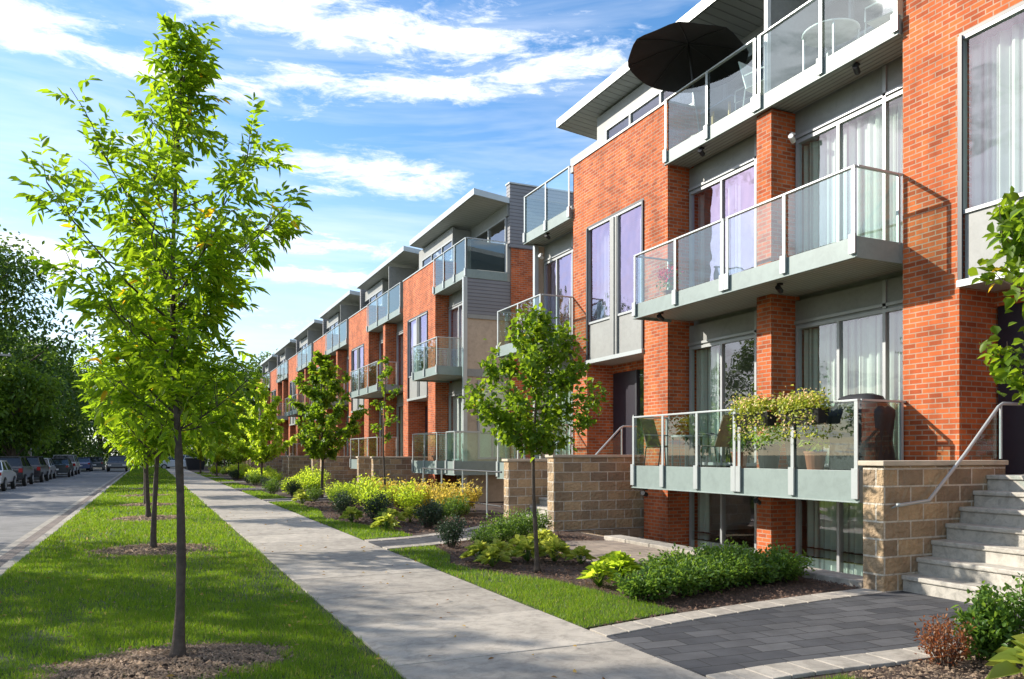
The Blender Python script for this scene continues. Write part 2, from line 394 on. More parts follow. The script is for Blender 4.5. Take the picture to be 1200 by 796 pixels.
# cloud banks: azimuth, elevation, half width, half height (radians), tilt, density
BANKS = [(0.248, 0.483, 0.277, 0.039, 0.03, 1.0), (0.472, 0.455, 0.138, 0.032, -0.03, 0.95), (0.259, 0.43, 0.213, 0.021, 0.0, 0.9), (-0.121, 0.431, 0.091, 0.036, 0.06, 1.0), (0.014, 0.415, 0.173, 0.021, 0.05, 0.9), (0.238, 0.338, 0.17, 0.024, 0.05, 0.88), (-0.022, 0.342, 0.063, 0.017, 0.1, 0.65), (0.166, 0.313, 0.092, 0.008, 0, 0.8), (0.207, 0.252, 0.147, 0.025, 0, 0.6), (0.186, 0.217, 0.125, 0.013, 0, 0.95), (-0.121, 0.211, 0.091, 0.052, 0, 0.8), (-0.073, 0.139, 0.114, 0.041, 0, 0.6), (0.146, 0.167, 0.112, 0.02, 0, 0.5), (0.386, 0.427, 0.129, 0.007, 0.1, 0.5)]
tot = None
for a0, e0, wa_, we_, k_, d_ in BANKS:
    da = math_('SUBTRACT', AZ, a0)
    de = math_('SUBTRACT', EL, e0); de = math_('MULTIPLY_ADD', da, k_, de)
    q = math_('ADD', math_('POWER', math_('ABSOLUTE', math_('DIVIDE', da, wa_)), 2.6), math_('POWER', math_('ABSOLUTE', math_('DIVIDE', de, we_)), 2))
    g_ = math_('MULTIPLY', math_('EXPONENT', math_('MULTIPLY', q, -1)), d_)
    tot = g_ if tot is None else math_('MAXIMUM', tot, g_)
# the sky away to the sides and behind carries the same kind of banks
back = cloudnoise(.9, 2.2, (3.7, .35, 0), 4, .55, .4, .42, .62, R(24))
side = n.new('ShaderNodeMapRange'); side.inputs[1].default_value = .62; side.inputs[2].default_value = .95; l.new(math_('ABSOLUTE', math_('SUBTRACT', AZ, .22)), side.inputs[0])
tot = math_('MAXIMUM', tot, math_('MULTIPLY', back, side.outputs[0]))
f1 = fib(9, 34, (1.3, 4.1, 0), 8, .68, .5, R(-4)); f2 = fib(30, 95, (5.3, 1.1, 0), 6, .72, .5, R(38))
fz = math_('ADD', math_('MULTIPLY', math_('SUBTRACT', f1, .5), 2.1), math_('MULTIPLY', math_('SUBTRACT', f2, .5), .8))
dn = math_('ADD', tot, math_('MULTIPLY', fz, 1.1))
mrc = n.new('ShaderNodeMapRange'); mrc.interpolation_type = 'SMOOTHSTEP'; mrc.inputs[1].default_value = .32; mrc.inputs[2].default_value = 1.15; l.new(dn, mrc.inputs[0])
veil = fib(3, 22, (2, 7, 0), 5, .6, .4, R(-5))
mrv = n.new('ShaderNodeMapRange'); mrv.inputs[1].default_value = .42; mrv.inputs[2].default_value = .75; mrv.inputs[4].default_value = .35; l.new(veil, mrv.inputs[0])
cl = math_('MAXIMUM', mrc.outputs[0], mrv.outputs[0])
# thin haze whitening low down
hz = n.new('ShaderNodeMapRange'); hz.interpolation_type = 'SMOOTHSTEP'; hz.inputs[1].default_value = .42; hz.inputs[2].default_value = 0; hz.inputs[3].default_value = 0; hz.inputs[4].default_value = .62
l.new(sx.outputs[2], hz.inputs[0])
hs = n.new('ShaderNodeHueSaturation'); hs.inputs['Saturation'].default_value = 1.26; hs.inputs['Value'].default_value = .92; l.new(sky.outputs[0], hs.inputs['Color'])
mxh = n.new('ShaderNodeMix'); mxh.data_type = 'RGBA'; l.new(hz.outputs[0], mxh.inputs[0]); l.new(hs.outputs[0], mxh.inputs[6]); mxh.inputs[7].default_value = (3.7, 4.6, 5.6, 1)
mx = n.new('ShaderNodeMix'); mx.data_type = 'RGBA'
l.new(cl, mx.inputs[0]); l.new(mxh.outputs[2], mx.inputs[6]); mx.inputs[7].default_value = (5.3, 5.4, 5.6, 1)
l.new(mx.outputs[2], bg.inputs[0]); l.new(bg.outputs[0], out.inputs[0])

scene.view_settings.view_transform = 'Standard'; scene.view_settings.look = 'None'
scene.view_settings.exposure = 0.84; scene.view_settings.gamma = 1; scene.view_settings.use_curve_mapping = False
scene.render.engine = 'CYCLES'
cy_ = scene.cycles; cy_.use_denoising = True; cy_.max_bounces = 7; cy_.transparent_max_bounces = 24; cy_.diffuse_bounces = 2; cy_.glossy_bounces = 3
cy_.caustics_reflective = False; cy_.caustics_refractive = False; cy_.sample_clamp_indirect = 6

# ================================================================== layout constants
XF, XG, XD, XB, XP, XBACK = 9.8, 10.35, 10.5, 8.9, 11.25, 19.0
ZG, ZM, ZT = 1.35, 4.6, 7.85          # deck levels
SIDE0, SIDE1 = 1.66, 3.62             # footway
WELL = (8.12, XG, 6.9, 14.75)

def grid_sheet(xs, ys, z, holes, mb=None):
    mb = mb or MB()
    for i in range(len(xs)-1):
        for j in range(len(ys)-1):
            cx_, cy_2 = (xs[i]+xs[i+1])/2, (ys[j]+ys[j+1])/2
            if any(h[0] < cx_ < h[1] and h[2] < cy_2 < h[3] for h in holes): continue
            mb.add([(xs[i],ys[j],z),(xs[i+1],ys[j],z),(xs[i+1],ys[j+1],z),(xs[i],ys[j+1],z)], [(0,1,2,3)])
    return mb
H = [WELL]
struct(grid_sheet([-1500,-200,WELL[0],WELL[1],200,1500], [-1500,-50,WELL[2],WELL[3],300,1500], -.17, H).build('ground', 'turfsoil'))
struct(MB().add([(-8.1,-60,-.12),(-2.42,-60,-.12),(-2.42,400,-.12),(-8.1,400,-.12)], [(0,1,2,3)]).build('road', 'asphalt'))
struct(MB().box(-2.42,-2.27,-60,400,-.165,-.112).build('gutter_edge', 'concrete'))
struct(MB().box(-2.27,-1.93,-60,400,-.165,-.114).build('gutter_pavers', 'gutter'))
kb = MB(); y = -6.
while y < 160: kb.box(-1.93,-1.77,y,y+2.99,-.165,.005); y += 3.0
struct(kb.build('kerb', 'concrete', bevel=.012))
kb = MB(); kb.box(-8.25,-8.1,-60,300,-.165,.0); struct(kb.build('far_kerb', 'concrete'))
struct(MB().box(-60,-8.25,-60,300,-.165,-.004).build('far_verge', 'turfsoil'))
sw = MB(); y = -3.2
while y < 110: sw.box(SIDE0,SIDE1,y,y+1.488,-.1,.012+random.uniform(-.003,.003)); y += 1.5
struct(sw.build('footway', 'concrete', bevel=.006))
struct(MB().box(-1.77,SIDE0,-6,110,-.16,-.006).build('verge_soil', 'turfsoil'))
# garden soil with the sunken patio cut out
gs = grid_sheet([SIDE1, WELL[0], WELL[1], 30], [-6, WELL[2], WELL[3], 112], -.012, H)
struct(gs.build('garden_soil', 'soil'))
wl = MB(); x0,x1,y0,y1 = WELL
wl.box(x0-.02,x0+.16,y0,y1,-.9,-.02); wl.box(x0+.16,x1,y1-.15,y1,-.9,-.02); wl.box(x0+.16,x1,y0,y0+.15,-.9,-.02)
struct(wl.build('patio_retaining_wall', 'stone'))
struct(MB().add([(x0,y0,-.78),(x1+.3,y0,-.78),(x1+.3,y1,-.78),(x0,y1,-.78)], [(0,1,2,3)]).build('sunken_patio_floor', 'concrete'))
cp = MB(); y = 6.95
while y < 12.9: cp.box(7.82, 8.2, y, y+.74, -.05, .07); y += .75
struct(cp.build('patio_coping', 'concrete', bevel=.015))

# ------------------------------------------------------------------ paths to the steps
def lerp_poly(P, t):
    k = t*(len(P)-1); i = min(int(k), len(P)-2); f = k-i
    return (P[i][0]*(1-f)+P[i+1][0]*f, P[i][1]*(1-f)+P[i+1][1]*f)
def walkway(far, near, bw=.30, surf='paver'):
    """far and near are outer edges running from the footway to the steps"""
    N = 14; o = MB(); bd = MB()
    fi = [lerp_poly(far, i/N) for i in range(N+1)]; ni = [lerp_poly(near, i/N) for i in range(N+1)]
    inf = [(a[0], a[1]-bw) for a in fi]; inn = [(a[0], a[1]+bw) for a in ni]
    o.prism(inf + inn[::-1], -.05, .006)
    for i in range(N):
        g = .012
        def q(a, b, c, d):
            e = (b[0]-a[0])*.02
            bd.prism([(a[0]+e,a[1]),(b[0]-e,b[1]),(c[0]-e,c[1]),(d[0]+e,d[1])], -.05, .016)
        q(fi[i], fi[i+1], inf[i+1], inf[i]); q(ni[i], ni[i+1], inn[i+1], inn[i])
    struct(o.build('entrance_path', surf)); struct(bd.build('path_border', 'concrete', bevel=.006))
ZFAR = [(3.64,6.28),(4.6,6.50),(5.7,6.66),(7.0,6.80),(8.02,6.86)]; ZNEAR = [(3.64,4.32),(4.3,4.36),(5.2,4.30),(6.6,4.24),(8.02,4.2)]
walkway(ZFAR, ZNEAR)
AF = [(3.64,14.6),(4.6,14.85),(5.7,15.5),(6.8,16.5),(7.9,17.1)]; AN = [(3.64,13.05),(4.6,13.3),(5.7,13.95),(6.8,14.7),(7.9,15.05)]
walkway(AF, AN)
UN = [28.4, 38.4, 48.5, 58.8, 68.8, 78.8]
for y0 in UN:
    d = y0-13.66; walkway([(x, yy+d) for x, yy in AF], [(x, yy+d) for x, yy in AN])
struct(MB().prism([(5.9,10.0),(6.4,9.75),(7.82,9.9),(7.82,12.6),(7.0,12.9),(6.1,11.6)], -.04, .01).build('tan_patio_path', 'paver_tan'))

# ------------------------------------------------------------------ entrance steps and their stone walls
STEPW, RISE = .25, ZG/7
def steps(y0, y1, label, group):
    m = MB()
    for k in range(7):
        x = 8.03 + k*STEPW
        m.box(x, XD+.02 if k == 6 else x+STEPW+.03, y0, y1, -.05 if k == 0 else (k)*RISE-.04, (k+1)*RISE-.055)
        m.box(x-.025, XD+.02 if k == 6 else x+STEPW, y0+.001, y1-.001, (k+1)*RISE-.055, (k+1)*RISE)
    m.box(9.6, XD, y0+.01, y1-.01, -.1, .9)
    o = m.build('entrance_steps', 'step', bevel=.012, origin=(8.03, (y0+y1)/2, 0))
    return tag(o, label, 'steps', group)
def stone_wall(y0, y1, label, group, x0=7.72, x1=XF+.1, top=1.53, slope=False):
    t = thing('stone_wall', (x0, y0, 0), label, 'wall', group)
    m = MB(); m.box(x0, x1, y0, y1, -.7, top-.06); m.build('block_wall', 'stone', t, bevel=.02)
    c = MB(); c.box(x0-.04, x1, y0-.035, y1+.035, top-.06, top); c.build('cap', 'capstone', t, bevel=.01)
    return t
def handrail(y, label, side=1):
    t = thing('handrail', (7.9, y, .8), label, 'handrail', 'handrails on the entrance steps')
    MB().tube([(7.83,y,1.02),(7.9,y,1.02),(8.36,y,1.06),(9.0,y,1.61),(9.62,y,2.20),(9.70,y,2.24),(10.05,y,2.24)], .021, 8).build('rail_pipe', 'metal', t, smooth=True)
    MB().tube([(7.86,y,1.02),(7.86,y+side*.09,.98)], .012, 6).build('bracket', 'metal', t)
    MB().tube([(9.66,y,1.55),(9.66,y,2.22)], .018, 6).build('post', 'metal', t)
    g = MB(); g.add([(8.95,y+side*.03,1.54),(9.63,y+side*.03,1.54),(9.63,y+side*.03,2.14)], [(0,1,2)]); g.add([(8.95,y+side*.042,1.54),(9.63,y+side*.042,1.54),(9.63,y+side*.042,2.14)], [(2,1,0)])
    g.build('glass_panel', 'frost', t)
    return t
# ------------------------------------------------------------------ townhouse pieces
def window(parent, x, y0, y1, z0, z1, splits=(), frame=.055, sill=None, cover=None, glassname='glass', fr='frame', name='window', cdist=.18, rows=()):
    """glazing in the plane x facing the street: frame mesh, one pane mesh per bay, and a curtain behind"""
    f = MB(); ys = [y0, *splits, y1]
    f.box(x-.03, x+.06, y0, y1, z1-frame, z1); f.box(x-.03, x+.06, y0, y1, z0, z0+frame)
    for i, yy in enumerate(ys):
        a = yy-frame/2; b = yy+frame/2
        if i == 0: a, b = yy, yy+frame
        if i == len(ys)-1: a, b = yy-frame, yy
        f.box(x-.032, x+.062, a, b, z0+frame, z1-frame)
    for zr in rows:
        for i in range(len(ys)-1): f.box(x-.028, x+.058, ys[i]+frame, ys[i+1]-frame, zr-frame/2, zr+frame/2)
    w_ = f.build(name, fr, parent)
    for i in range(len(ys)-1):
        g = MB(); g.add([(x+.01,ys[i]+.02,z0+.02),(x+.01,ys[i+1]-.02,z0+.02),(x+.01,ys[i+1]-.02,z1-.02),(x+.01,ys[i]+.02,z1-.02)], [(0,3,2,1)]); g.build('pane', glassname, w_)
        c = cover[i] if cover else None
        if c:
            k, a, b = c
            yy0 = ys[i]+(ys[i+1]-ys[i])*a; yy1 = ys[i]+(ys[i+1]-ys[i])*b
            if k == 'curtain':
                m = MB(); N = max(6, int((yy1-yy0)/.035)); ph = random.random()*6
                V = []; F = []
                for j in range(N+1):
                    yy = yy0+(yy1-yy0)*j/N; xx = x+cdist+.035*math.sin(j*1.25+ph)+.012*math.sin(j*.53)
                    V += [(xx, yy, z0+.03), (xx, yy, z1-.05)]
                    if j: F.append((2*j-2, 2*j, 2*j+1, 2*j-1))
                m.add(V, F, .5); m.build('curtain', 'curtain', w_)
            else:
                m = MB(); m.box(x+.12, x+.125, yy0, yy1, z0+.05, z1-.05); m.build('blind', 'blind', w_)
    return w_

def balcony(parent, y0, y1, zd, x0=XB, x1=XF, posts=1.15, fascia=.27, ends=(True, True), xs=XG, rail=1.02, gap=None, name='balcony'):
    """steel channel slab with glass guard; front at x0"""
    s = MB(); s.box(x0+.03, xs, y0+.03, y1-.03, zd-.20, zd)
    b = s.build(name, 'concrete', parent)
    so_ = MB(); so_.box(x0+.03, xs, y0+.03, y1-.03, zd-.215, zd-.203); so_.build('soffit', 'soffit', b)
    c = MB()
    c.box(x0, x0+.03, y0, y1, zd-fascia, zd+.03); c.box(x0-.03, x0, y0-.0, y1, zd-fascia, zd-fascia+.02)
    if ends[0]: c.box(x0+.03, x1, y0, y0+.03, zd-fascia, zd+.03)
    if ends[1]: c.box(x0+.03, x1, y1-.03, y1, zd-fascia, zd+.03)
    c.build('fascia', 'steel', b, bevel=.004)
    # handrail
    hr = MB(); zr = zd+rail; pts = []
    segs = [(y0+.02, y1-.02)] if not gap else [(y0+.02, gap-.03), (gap+.03, y1-.02)]
    for a, e in segs:
        hr.box(x0-.025, x0+.035, a, e, zr-.03, zr)
    for k, yy in ((0, y0+.02), (1, y1-.02)):
        if ends[k]: hr.box(x0+.035, x1, yy-.025, yy+.025, zr-.03, zr)
    hr.build('handrail', 'metal', b, bevel=.004)
    for a, e in segs:
        nn = max(1, round((e-a)/posts))
        for i in range(nn+1):
            yy = a+(e-a)*i/nn; yy = min(max(yy, a+.03), e-.03)
            m = MB(); m.box(x0-.022, x0-.006, yy-.03, yy+.03, zd-fascia+.05, zr-.03) ; m.box(x0-.05, x0-.02, yy-.055, yy+.055, zd-fascia+.06, zd+.06)
            m.build('post', 'metal', b)
            if i < nn:
                ya, yb = yy+.03, a+(e-a)*(i+1)/nn-.03; g = MB(); g.add([(x0+.01,ya,zd+.04),(x0+.01,yb,zd+.04),(x0+.01,yb,zr-.04),(x0+.01,ya,zr-.04)], [(0,3,2,1)]); g.build('glass_panel', 'railglass', b)
    for k, yy in ((0, y0+.015), (1, y1-.015)):
        if ends[k]:
            g = MB(); g.add([(x0+.05,yy,zd+.04),(x1-.1,yy,zd+.04),(x1-.1,yy,zr-.04),(x0+.05,yy,zr-.04)], [(0,1,2,3)]); g.build('glass_panel', 'railglass', b)
            m = MB(); m.box(x1-.09, x1-.05, yy-.02, yy+.02, zd, zr-.03); m.build('post', 'metal', b)
    return b

def spotlight(parent, x, y, z, mat='plastic'):
    m = MB(); m.box(x-.04, x+.04, y-.03, y+.03, z-.03, z)
    m.tube([(x-.01,y,z-.03),(x-.01,y,z-.09)], .012, 6)
    m.tube([(x-.09,y-.05,z-.08),(x+.05,y+.03,z-.12)], .045, 10)
    m.build('spotlight', mat, parent)

def cov(p=.5):
    r = random.random()
    if r < p: return ('curtain', 0 if random.random() < .6 else .35, 1)
    if r < p+.2: return ('blind', .03, .97)
    return None

def glazed_bay(t, a, b, splits, levels, covers=None):
    """window wall between y=a and y=b on the given storeys, with grey transom panels above"""
    for li, (zd, ztop) in enumerate(levels):
        head = zd+2.5 if zd > 0 else zd+1.95
        c = covers[li] if covers else [cov() for _ in range(len(splits)+1)]
        window(t, XG, a+.04, b-.04, zd+.04, head, splits, cover=c, glassname='glass_coated' if (zd > 4 and b > 12) else 'glass')
        m = MB(); m.box(XG+.0, XG+.08, a, b, head+.003, ztop); m.build('transom_panel', 'panel', t)
        if splits:
            mm = MB()
            mm.box(XG-.03, XG-.002, splits[0]-.03, splits[0]+.03, head+.004, ztop); mm.box(XG-.03, XG-.002, a, b, head+.04, head+.09)
            mm.build('transom_frame', 'frame', t)

def townhouse(y0, pw, bayw, label, halfbay=0, mirror=False, detail=True, covers=None, base=-.15, end_wall=False, bay_full=True):
    """brick window panel from y0 to y0+pw, recessed balcony bay from y0-bayw to y0"""
    t = thing('brick_townhouse', (XF, y0, 0), label, 'townhouse', 'brick townhouses in the row')
    y1 = y0+pw
    n_, f_ = (.87, .70) if not mirror else (.70, .87)
    wa, wb = y0+n_, y1-f_
    wall = MB()
    wall.box(XF, XD+.15, y0, wa, base, 8.93); wall.box(XF, XD+.15, wb, y1, base, 8.93)
    wall.box(XF, XD, wa, wb, 7.16, 8.93)
    # recess back wall around the door
    d0, d1 = wb-1.62, wb-.04
    wall.box(XD, XD+.15, wa, d0, -.1, 3.85); wall.box(XD, XD+.15, d0, wb, 3.62, 3.85)
    wall.build('brick_wall', 'brick', t)
    if bay_full:
        p1 = y0-2.66; p0 = p1-.36
        pm = MB(); pm.box(XF, XG+.1, p0, p1, base-.6 if base < -.5 else base, 7.6); pm.build('brick_pier', 'brick', t)
        if base < -.5:
            q = MB(); q.box(XF-.03, XG+.12, p0-.03, p1+.03, -.8, -.35); q.build('pier_plinth', 'capstone', t)
    cpm = MB(); cpm.box(XF-.03, XD+.05, y0-.0, y1, 8.93, 8.975); cpm.build('coping', 'metal', t)
    # entrance door
    d = MB(); d.box(XD+.03, XD+.09, d0+.56, d1, ZG, 3.62); dr = d.build('door', 'door', t)
    h = MB(); h.box(XD+.0, XD+.03, d0+.62, d0+.66, ZG+.85, ZG+1.2); h.build('handle', 'metal', dr)
    fr = MB(); fr.box(XD+.0, XD+.1, d0, d0+.06, ZG, 3.62); fr.box(XD+.0, XD+.1, d0+.5, d0+.56, ZG, 3.62); fr.build('door_frame', 'darkmetal', t)
    sl = MB(); sl.box(XD+.05, XD+.06, d0+.06, d0+.5, ZG, 3.62); sl.build('sidelight', 'glass', t)
    # tall bay window box above the recess
    zb, zp, zt = 3.86, 4.82, 7.15
    mid = (wa+wb)/2
    bx = MB(); bx.box(XF-.05, XD, wa+.003, wb-.003, zb-.03, zb+.02); bx.box(XF-.06, XF-.03, wa, wb, zb-.04, zb+.05)
    bx.build('bay_base', 'metal', t)
    pn = MB()
    for a, b in ((wa+.06, mid-.16), (mid+.16, wb-.06)): pn.box(XF+.03, XF+.06, a, b, zb+.05, zp-.03)
    pn.build('spandrel_panel', 'panel', t)
    W = window(t, XF+.03, wa+.0, wb-.0, zp-.03, zt, (mid-.15, mid+.15), frame=.05, fr='frame', glassname='glass' if mirror else 'glass_coated', cover=[cov(.5) if not covers else covers.get('w0'), None, cov(.5) if not covers else covers.get('w1')], cdist=.25)
    mu = MB(); mu.box(XF-.02, XF+.07, mid-.15, mid+.15, zb+.05, zt-.05); mu.box(XF-.045, XF-.02, mid-.06, mid+.06, zb+.05, zt-.05); mu.build('mullion', 'panel', t)
    lt = MB(); lt.box(XF-.004, XF+.05, wa, wb, zt, zt+.045); lt.box(XF-.035, XF-.004, wa, wa+.05, zb+.05, zt-.001); lt.box(XF-.035, XF-.004, wb-.06, wb, zb+.05, zt-.001); lt.build('dark_trim', 'darkmetal', t)
    # core of the house behind
    ye = y1+halfbay; ys_ = y0-bayw
    core = MB()
    core.box(XD+.3, XBACK, ys_+.01, ye-.01, 1.08, 1.30); core.box(XG+.12, XBACK, ys_+.01, ye-.01, 4.30, 4.55); core.box(XG+.12, XBACK, ys_+.01, ye-.01, 7.58, 7.84)
    core.box(13.6, 13.8, ys_+.01, ye-.01, -.8, 8.9)
    core.box(XG+.3, 13.6, y0-.1, y0, -.8, 7.58) ; core.box(XG+.3, 13.6, y1-.12, y1-.02, -.8, 7.58)
    core.box(XBACK-.2, XBACK, ys_+.01, ye-.01, -.2, 8.9)
    core.build('interior', 'inner', t)
    # terrace and penthouse
    pen = MB(); pen.box(XP, XP+.12, ys_+.003, ye-.003, 7.84, 8.9); pen.box(XP, XP+.12, ys_+.003, ye-.003, 9.86, 10.28)
    k = ys_+.0
    pen.box(XP, XP+.12, y1-.75, y1, 8.9, 9.86); pen.box(XP+.12, XBACK, y1-.12, y1-.0, 7.84, 10.2); pen.box(XP+.12, XBACK, ys_+.01, ys_+.12, 7.84, 10.2)
    XC = 10.5
    pen.box(XC, XC+.1, y0+.02, y1, 7.84, 9.02); pen.box(XC, XC+.1, y0+.02, y1, 9.84, 10.27); pen.box(XC, XC+.1, y1-.42, y1, 9.02, 9.84)
    pen.box(XC+.1, XP, y0+.02, y0+.12, 7.84, 10.2); pen.box(XC+.1, XP, y1-.1, y1, 7.84, 10.2)
    pen.build('penthouse_wall', 'panel', t)
    window(t, XC+.02, y0+.02, y1-.42, 9.02, 9.84, (y0+1.25, y0+2.5), frame=.06)
    window(t, XP+.02, y0-1.7, y0+.0, 8.9, 9.86, (), frame=.05, name='terrace_window')
    window(t, XP+.02, ys_+.15, y0-1.7, 8.9, 9.86, (y0-3.4,) if bayw > 4 else (), frame=.05, name='terrace_window')
    return t, (y0, y1, wa, wb)

def roof(y0, y1, label, parent, zf=10.42, x0=10.0):
    """monopitch roof slab: ribbed soffit, bright metal edge"""
    r_ = MB(); r_.hexa([(x0,y0,zf),(XBACK+.2,y0,zf-.9),(XBACK+.2,y1,zf-.9),(x0,y1,zf),(x0,y0,zf+.17),(XBACK+.2,y0,zf-.7),(XBACK+.2,y1,zf-.7),(x0,y1,zf+.17)])
    o = r_.build('roof', 'roof', parent)
    s = MB(); s.hexa([(x0+.02,y0+.02,zf-.02),(XP,y0+.02,zf-.15),(XP,y1-.02,zf-.15),(x0+.02,y1-.02,zf-.02),(x0+.02,y0+.02,zf-.006),(XP,y0+.02,zf-.136),(XP,y1-.02,zf-.136),(x0+.02,y1-.02,zf-.006)])
    s.build('soffit', 'soffit_y', o)
    e = MB(); e.box(x0-.03, x0, y0-.03, y1+.03, zf-.02, zf+.19)
    for yy in (y0-.03, y1): e.hexa([(x0,yy,zf-.02),(12.2,yy,zf-.25),(12.2,yy+.03,zf-.25),(x0,yy+.03,zf-.02),(x0,yy,zf+.19),(12.2,yy,zf-.06),(12.2,yy+.03,zf-.06),(x0,yy+.03,zf+.19)])
    e.build('roof_edge', 'metal', o)
    return o

GW, GS = 'stone walls flanking the entrance steps', 'entrance steps of the townhouses'
# ---- house Z at the right edge (mirror image of A)
tz, (zy0, zy1, zwa, zwb) = townhouse(3.97, 4.03, 5.6, 'brick townhouse nearest the camera with a very tall window over a dark door', mirror=True,
    covers={'w0': ('curtain', 0, 1), 'w1': ('curtain', .0, 1)})
glazed_bay(tz, 3.97-2.66, 3.97, (3.97-1.3,), [(ZG, 4.3), (ZM, 7.6)]); glazed_bay(tz, 3.97-5.6, 3.97-3.02, (1.0-1.3,), [(ZG, 4.3), (ZM, 7.6)])
balcony(tz, -1.6, 3.9, ZM); balcony(tz, -1.6, 3.9, ZG); balcony(tz, -1.6, 3.95, ZT, x0=9.73, x1=9.74, fascia=.26, ends=(False, False), rail=1.1)
roof(-2.0, 7.99, '', tz)
# ---- house A
cv = [[('curtain', 0, .3), ('curtain', .6, 1), None], [None, ('curtain', 0, .55), ('blind', .0, 1)]]
ta, (ay0, ay1, awa, awb) = townhouse(13.66, 4.04, 5.68, 'brick townhouse with a black umbrella on its roof terrace and flower boxes below', halfbay=2.8, base=-.8,
    covers={'w0': ('curtain', 0, .5), 'w1': ('curtain', .5, 1)})
B0, B1 = 7.98, 13.66
p1 = B1-2.66; p0 = p1-.36
glazed_bay(ta, p1, B1, (p1+.62, p1+1.6), [(-.75, 1.08), (ZG, 4.3), (ZM, 7.6)], [[('curtain',0,1), None, ('curtain',.6,1)], [('curtain',0,1), ('curtain',.0,.25), ('curtain',.3,1)], [None, ('curtain',.7,1), ('curtain',.75,1)]])
glazed_bay(ta, B0, p0, (B0+.78, B0+1.68), [(-.75, 1.08), (ZG, 4.3), (ZM, 7.6)], [[('curtain',.3,1), ('curtain',0,1), ('curtain',0,1)], [('curtain',0,1), ('curtain',0,1), ('curtain',0,1)], [('curtain',0,1), ('curtain',0,1), ('curtain',0,1)]])
balcony(ta, 8.0, 13.55, ZM, gap=10.75)
balcony(ta, 7.95, 13.6, ZG, gap=10.45, fascia=.42)
balcony(ta, 8.0, 13.66, ZT, x0=9.73, x1=9.74, fascia=.26, ends=(False, False), rail=1.1, gap=10.9)
# half bay beyond the brick panel
glazed_bay(ta, ay1, ay1+2.7, (ay1+1.0, ay1+1.9), [(ZG, 4.3), (ZM, 7.6)], [[('curtain',0,1)]*3, [('curtain',0,1), ('curtain',0,.6), None]])
balcony(ta, ay1+.0, 20.45, ZM); balcony(ta, ay1+.0, 20.45, ZG, fascia=.42)
balcony(ta, ay1+.02, 20.45, ZT, x0=9.73, x1=XP, fascia=.26, ends=(False, True), rail=1.1)
ew = MB(); ew.box(XG-.25, XBACK, 20.42, 20.5, -.2, 7.58); ew.build('end_wall', 'beige', ta)
cpst = MB(); cpst.box(XG-.32, XG-.2, 20.38, 20.5, 1.3, 7.6); cpst.build('corner_post', 'metal', ta)
ra = roof(8.05, 18.9, '', ta)
# privacy divider and post on the terrace
dv = MB(); dv.box(9.95, XP, 10.82, 10.86, ZT, 10.25); dv.build('terrace_divider', 'panel', ta)
dvp = MB(); dvp.box(9.86, 9.94, 10.8, 10.88, ZT, 10.40); dvp.build('terrace_post', 'white', ta)
for x, y, z in ((9.1, 12.9, 4.38), (9.3, 9.9, 4.38), (9.85, 12.6, 7.62), (9.9, 8.9, 7.62), (9.0, 13.3, .92), (9.2, 10.3, .92), (9.85, 19.2, 7.62)): spotlight(ta, x, y, z)
for x, y, z in ((10.1, 10.45, 7.15), (10.1, 20.1, 7.3)): spotlight(ta, x, y, z, 'white')
# ---- house B, first beyond the gap
tb, (by0, by1, bwa, bwb) = townhouse(28.4, 4.15, 3.4, 'brick townhouse with a beige side wall facing the gap in the row', bay_full=False)
glazed_bay(tb, 25.3, 28.4, (26.3, 27.3), [(ZG, 4.3), (ZM, 7.6)])
balcony(tb, 25.55, 28.35, ZM, x1=XG); balcony(tb, 25.55, 28.35, ZG, fascia=.42, x1=XG)
bb = MB(); bb.box(9.74, 11.35, 25.03, 25.2, -.1, 6.35); bb.build('side_wall', 'beige', tb)
bc = MB(); bc.box(9.70, 11.37, 25.0, 25.22, 6.35, 7.58); bc.build('side_panel', 'siding', tb)
bcp = MB(); bcp.box(9.62, 9.76, 24.98, 25.1, -.1, 7.6); bcp.build('corner_post', 'metal', tb)
br_ = MB(); br_.box(11.37, XBACK, 24.95, 25.15, -.2, 8.75); br_.build('side_brick', 'brick', tb)
bg_ = MB(); bg_.box(11.30, XBACK, 24.9, 25.2, 8.75, 10.95); bg_.build('party_wall', 'siding', tb)
bgc = MB(); bgc.box(11.27, XBACK, 24.87, 25.23, 10.95, 11.0); bgc.build('wall_coping', 'metal', tb)
balcony(tb, 25.0, 28.38, ZT, x0=9.73, x1=XP, fascia=.26, ends=(True, False), rail=1.1)
def side_window(parent, x0, x1, y, z0, z1):
    f = MB(); f.box(x0, x1, y-.04, y+.02, z0, z0+.06); f.box(x0, x1, y-.04, y+.02, z1-.06, z1)
    for xx in (x0, (x0+x1)/2-.03, x1-.06): f.box(xx, xx+.06, y-.038, y+.018, z0+.06, z1-.06)
    w_ = f.build('side_window', 'frame', parent)
    q = MB(); q.add([(x0+.03,y-.015,z0+.03),(x1-.03,y-.015,z0+.03),(x1-.03,y-.015,z1-.03),(x0+.03,y-.015,z1-.03)], [(0,1,2,3)]); q.build('pane', 'glass', w_)
    c = MB(); c.box(x0+.05, x1-.05, y-.006, y-.003, z0+.05, z1-.05); c.build('blind', 'curtain', w_)
side_window(tb, 10.15, 11.2, 25.0, 1.45, 4.1)
tr_ = MB(); tr_.box(9.78, 11.36, 24.99, 25.02, 4.25, 4.5); tr_.build('trim_band', 'panel', tb); tr_ = MB(); tr_.box(9.78, 11.36, 24.985, 25.02, 6.22, 6.36); tr_.build('trim_band', 'panel', tb)
balcony(tb, 24.1, 24.98, ZG, fascia=.42, x0=9.0, x1=11.2, xs=11.2)
dk = MB(); dk.box(9.9, 11.2, 25.05, 25.06, ZT+.05, ZT+1.02); dk.build('end_screen', 'darkmetal', tb)
roof(24.95, 32.2, '', tb)
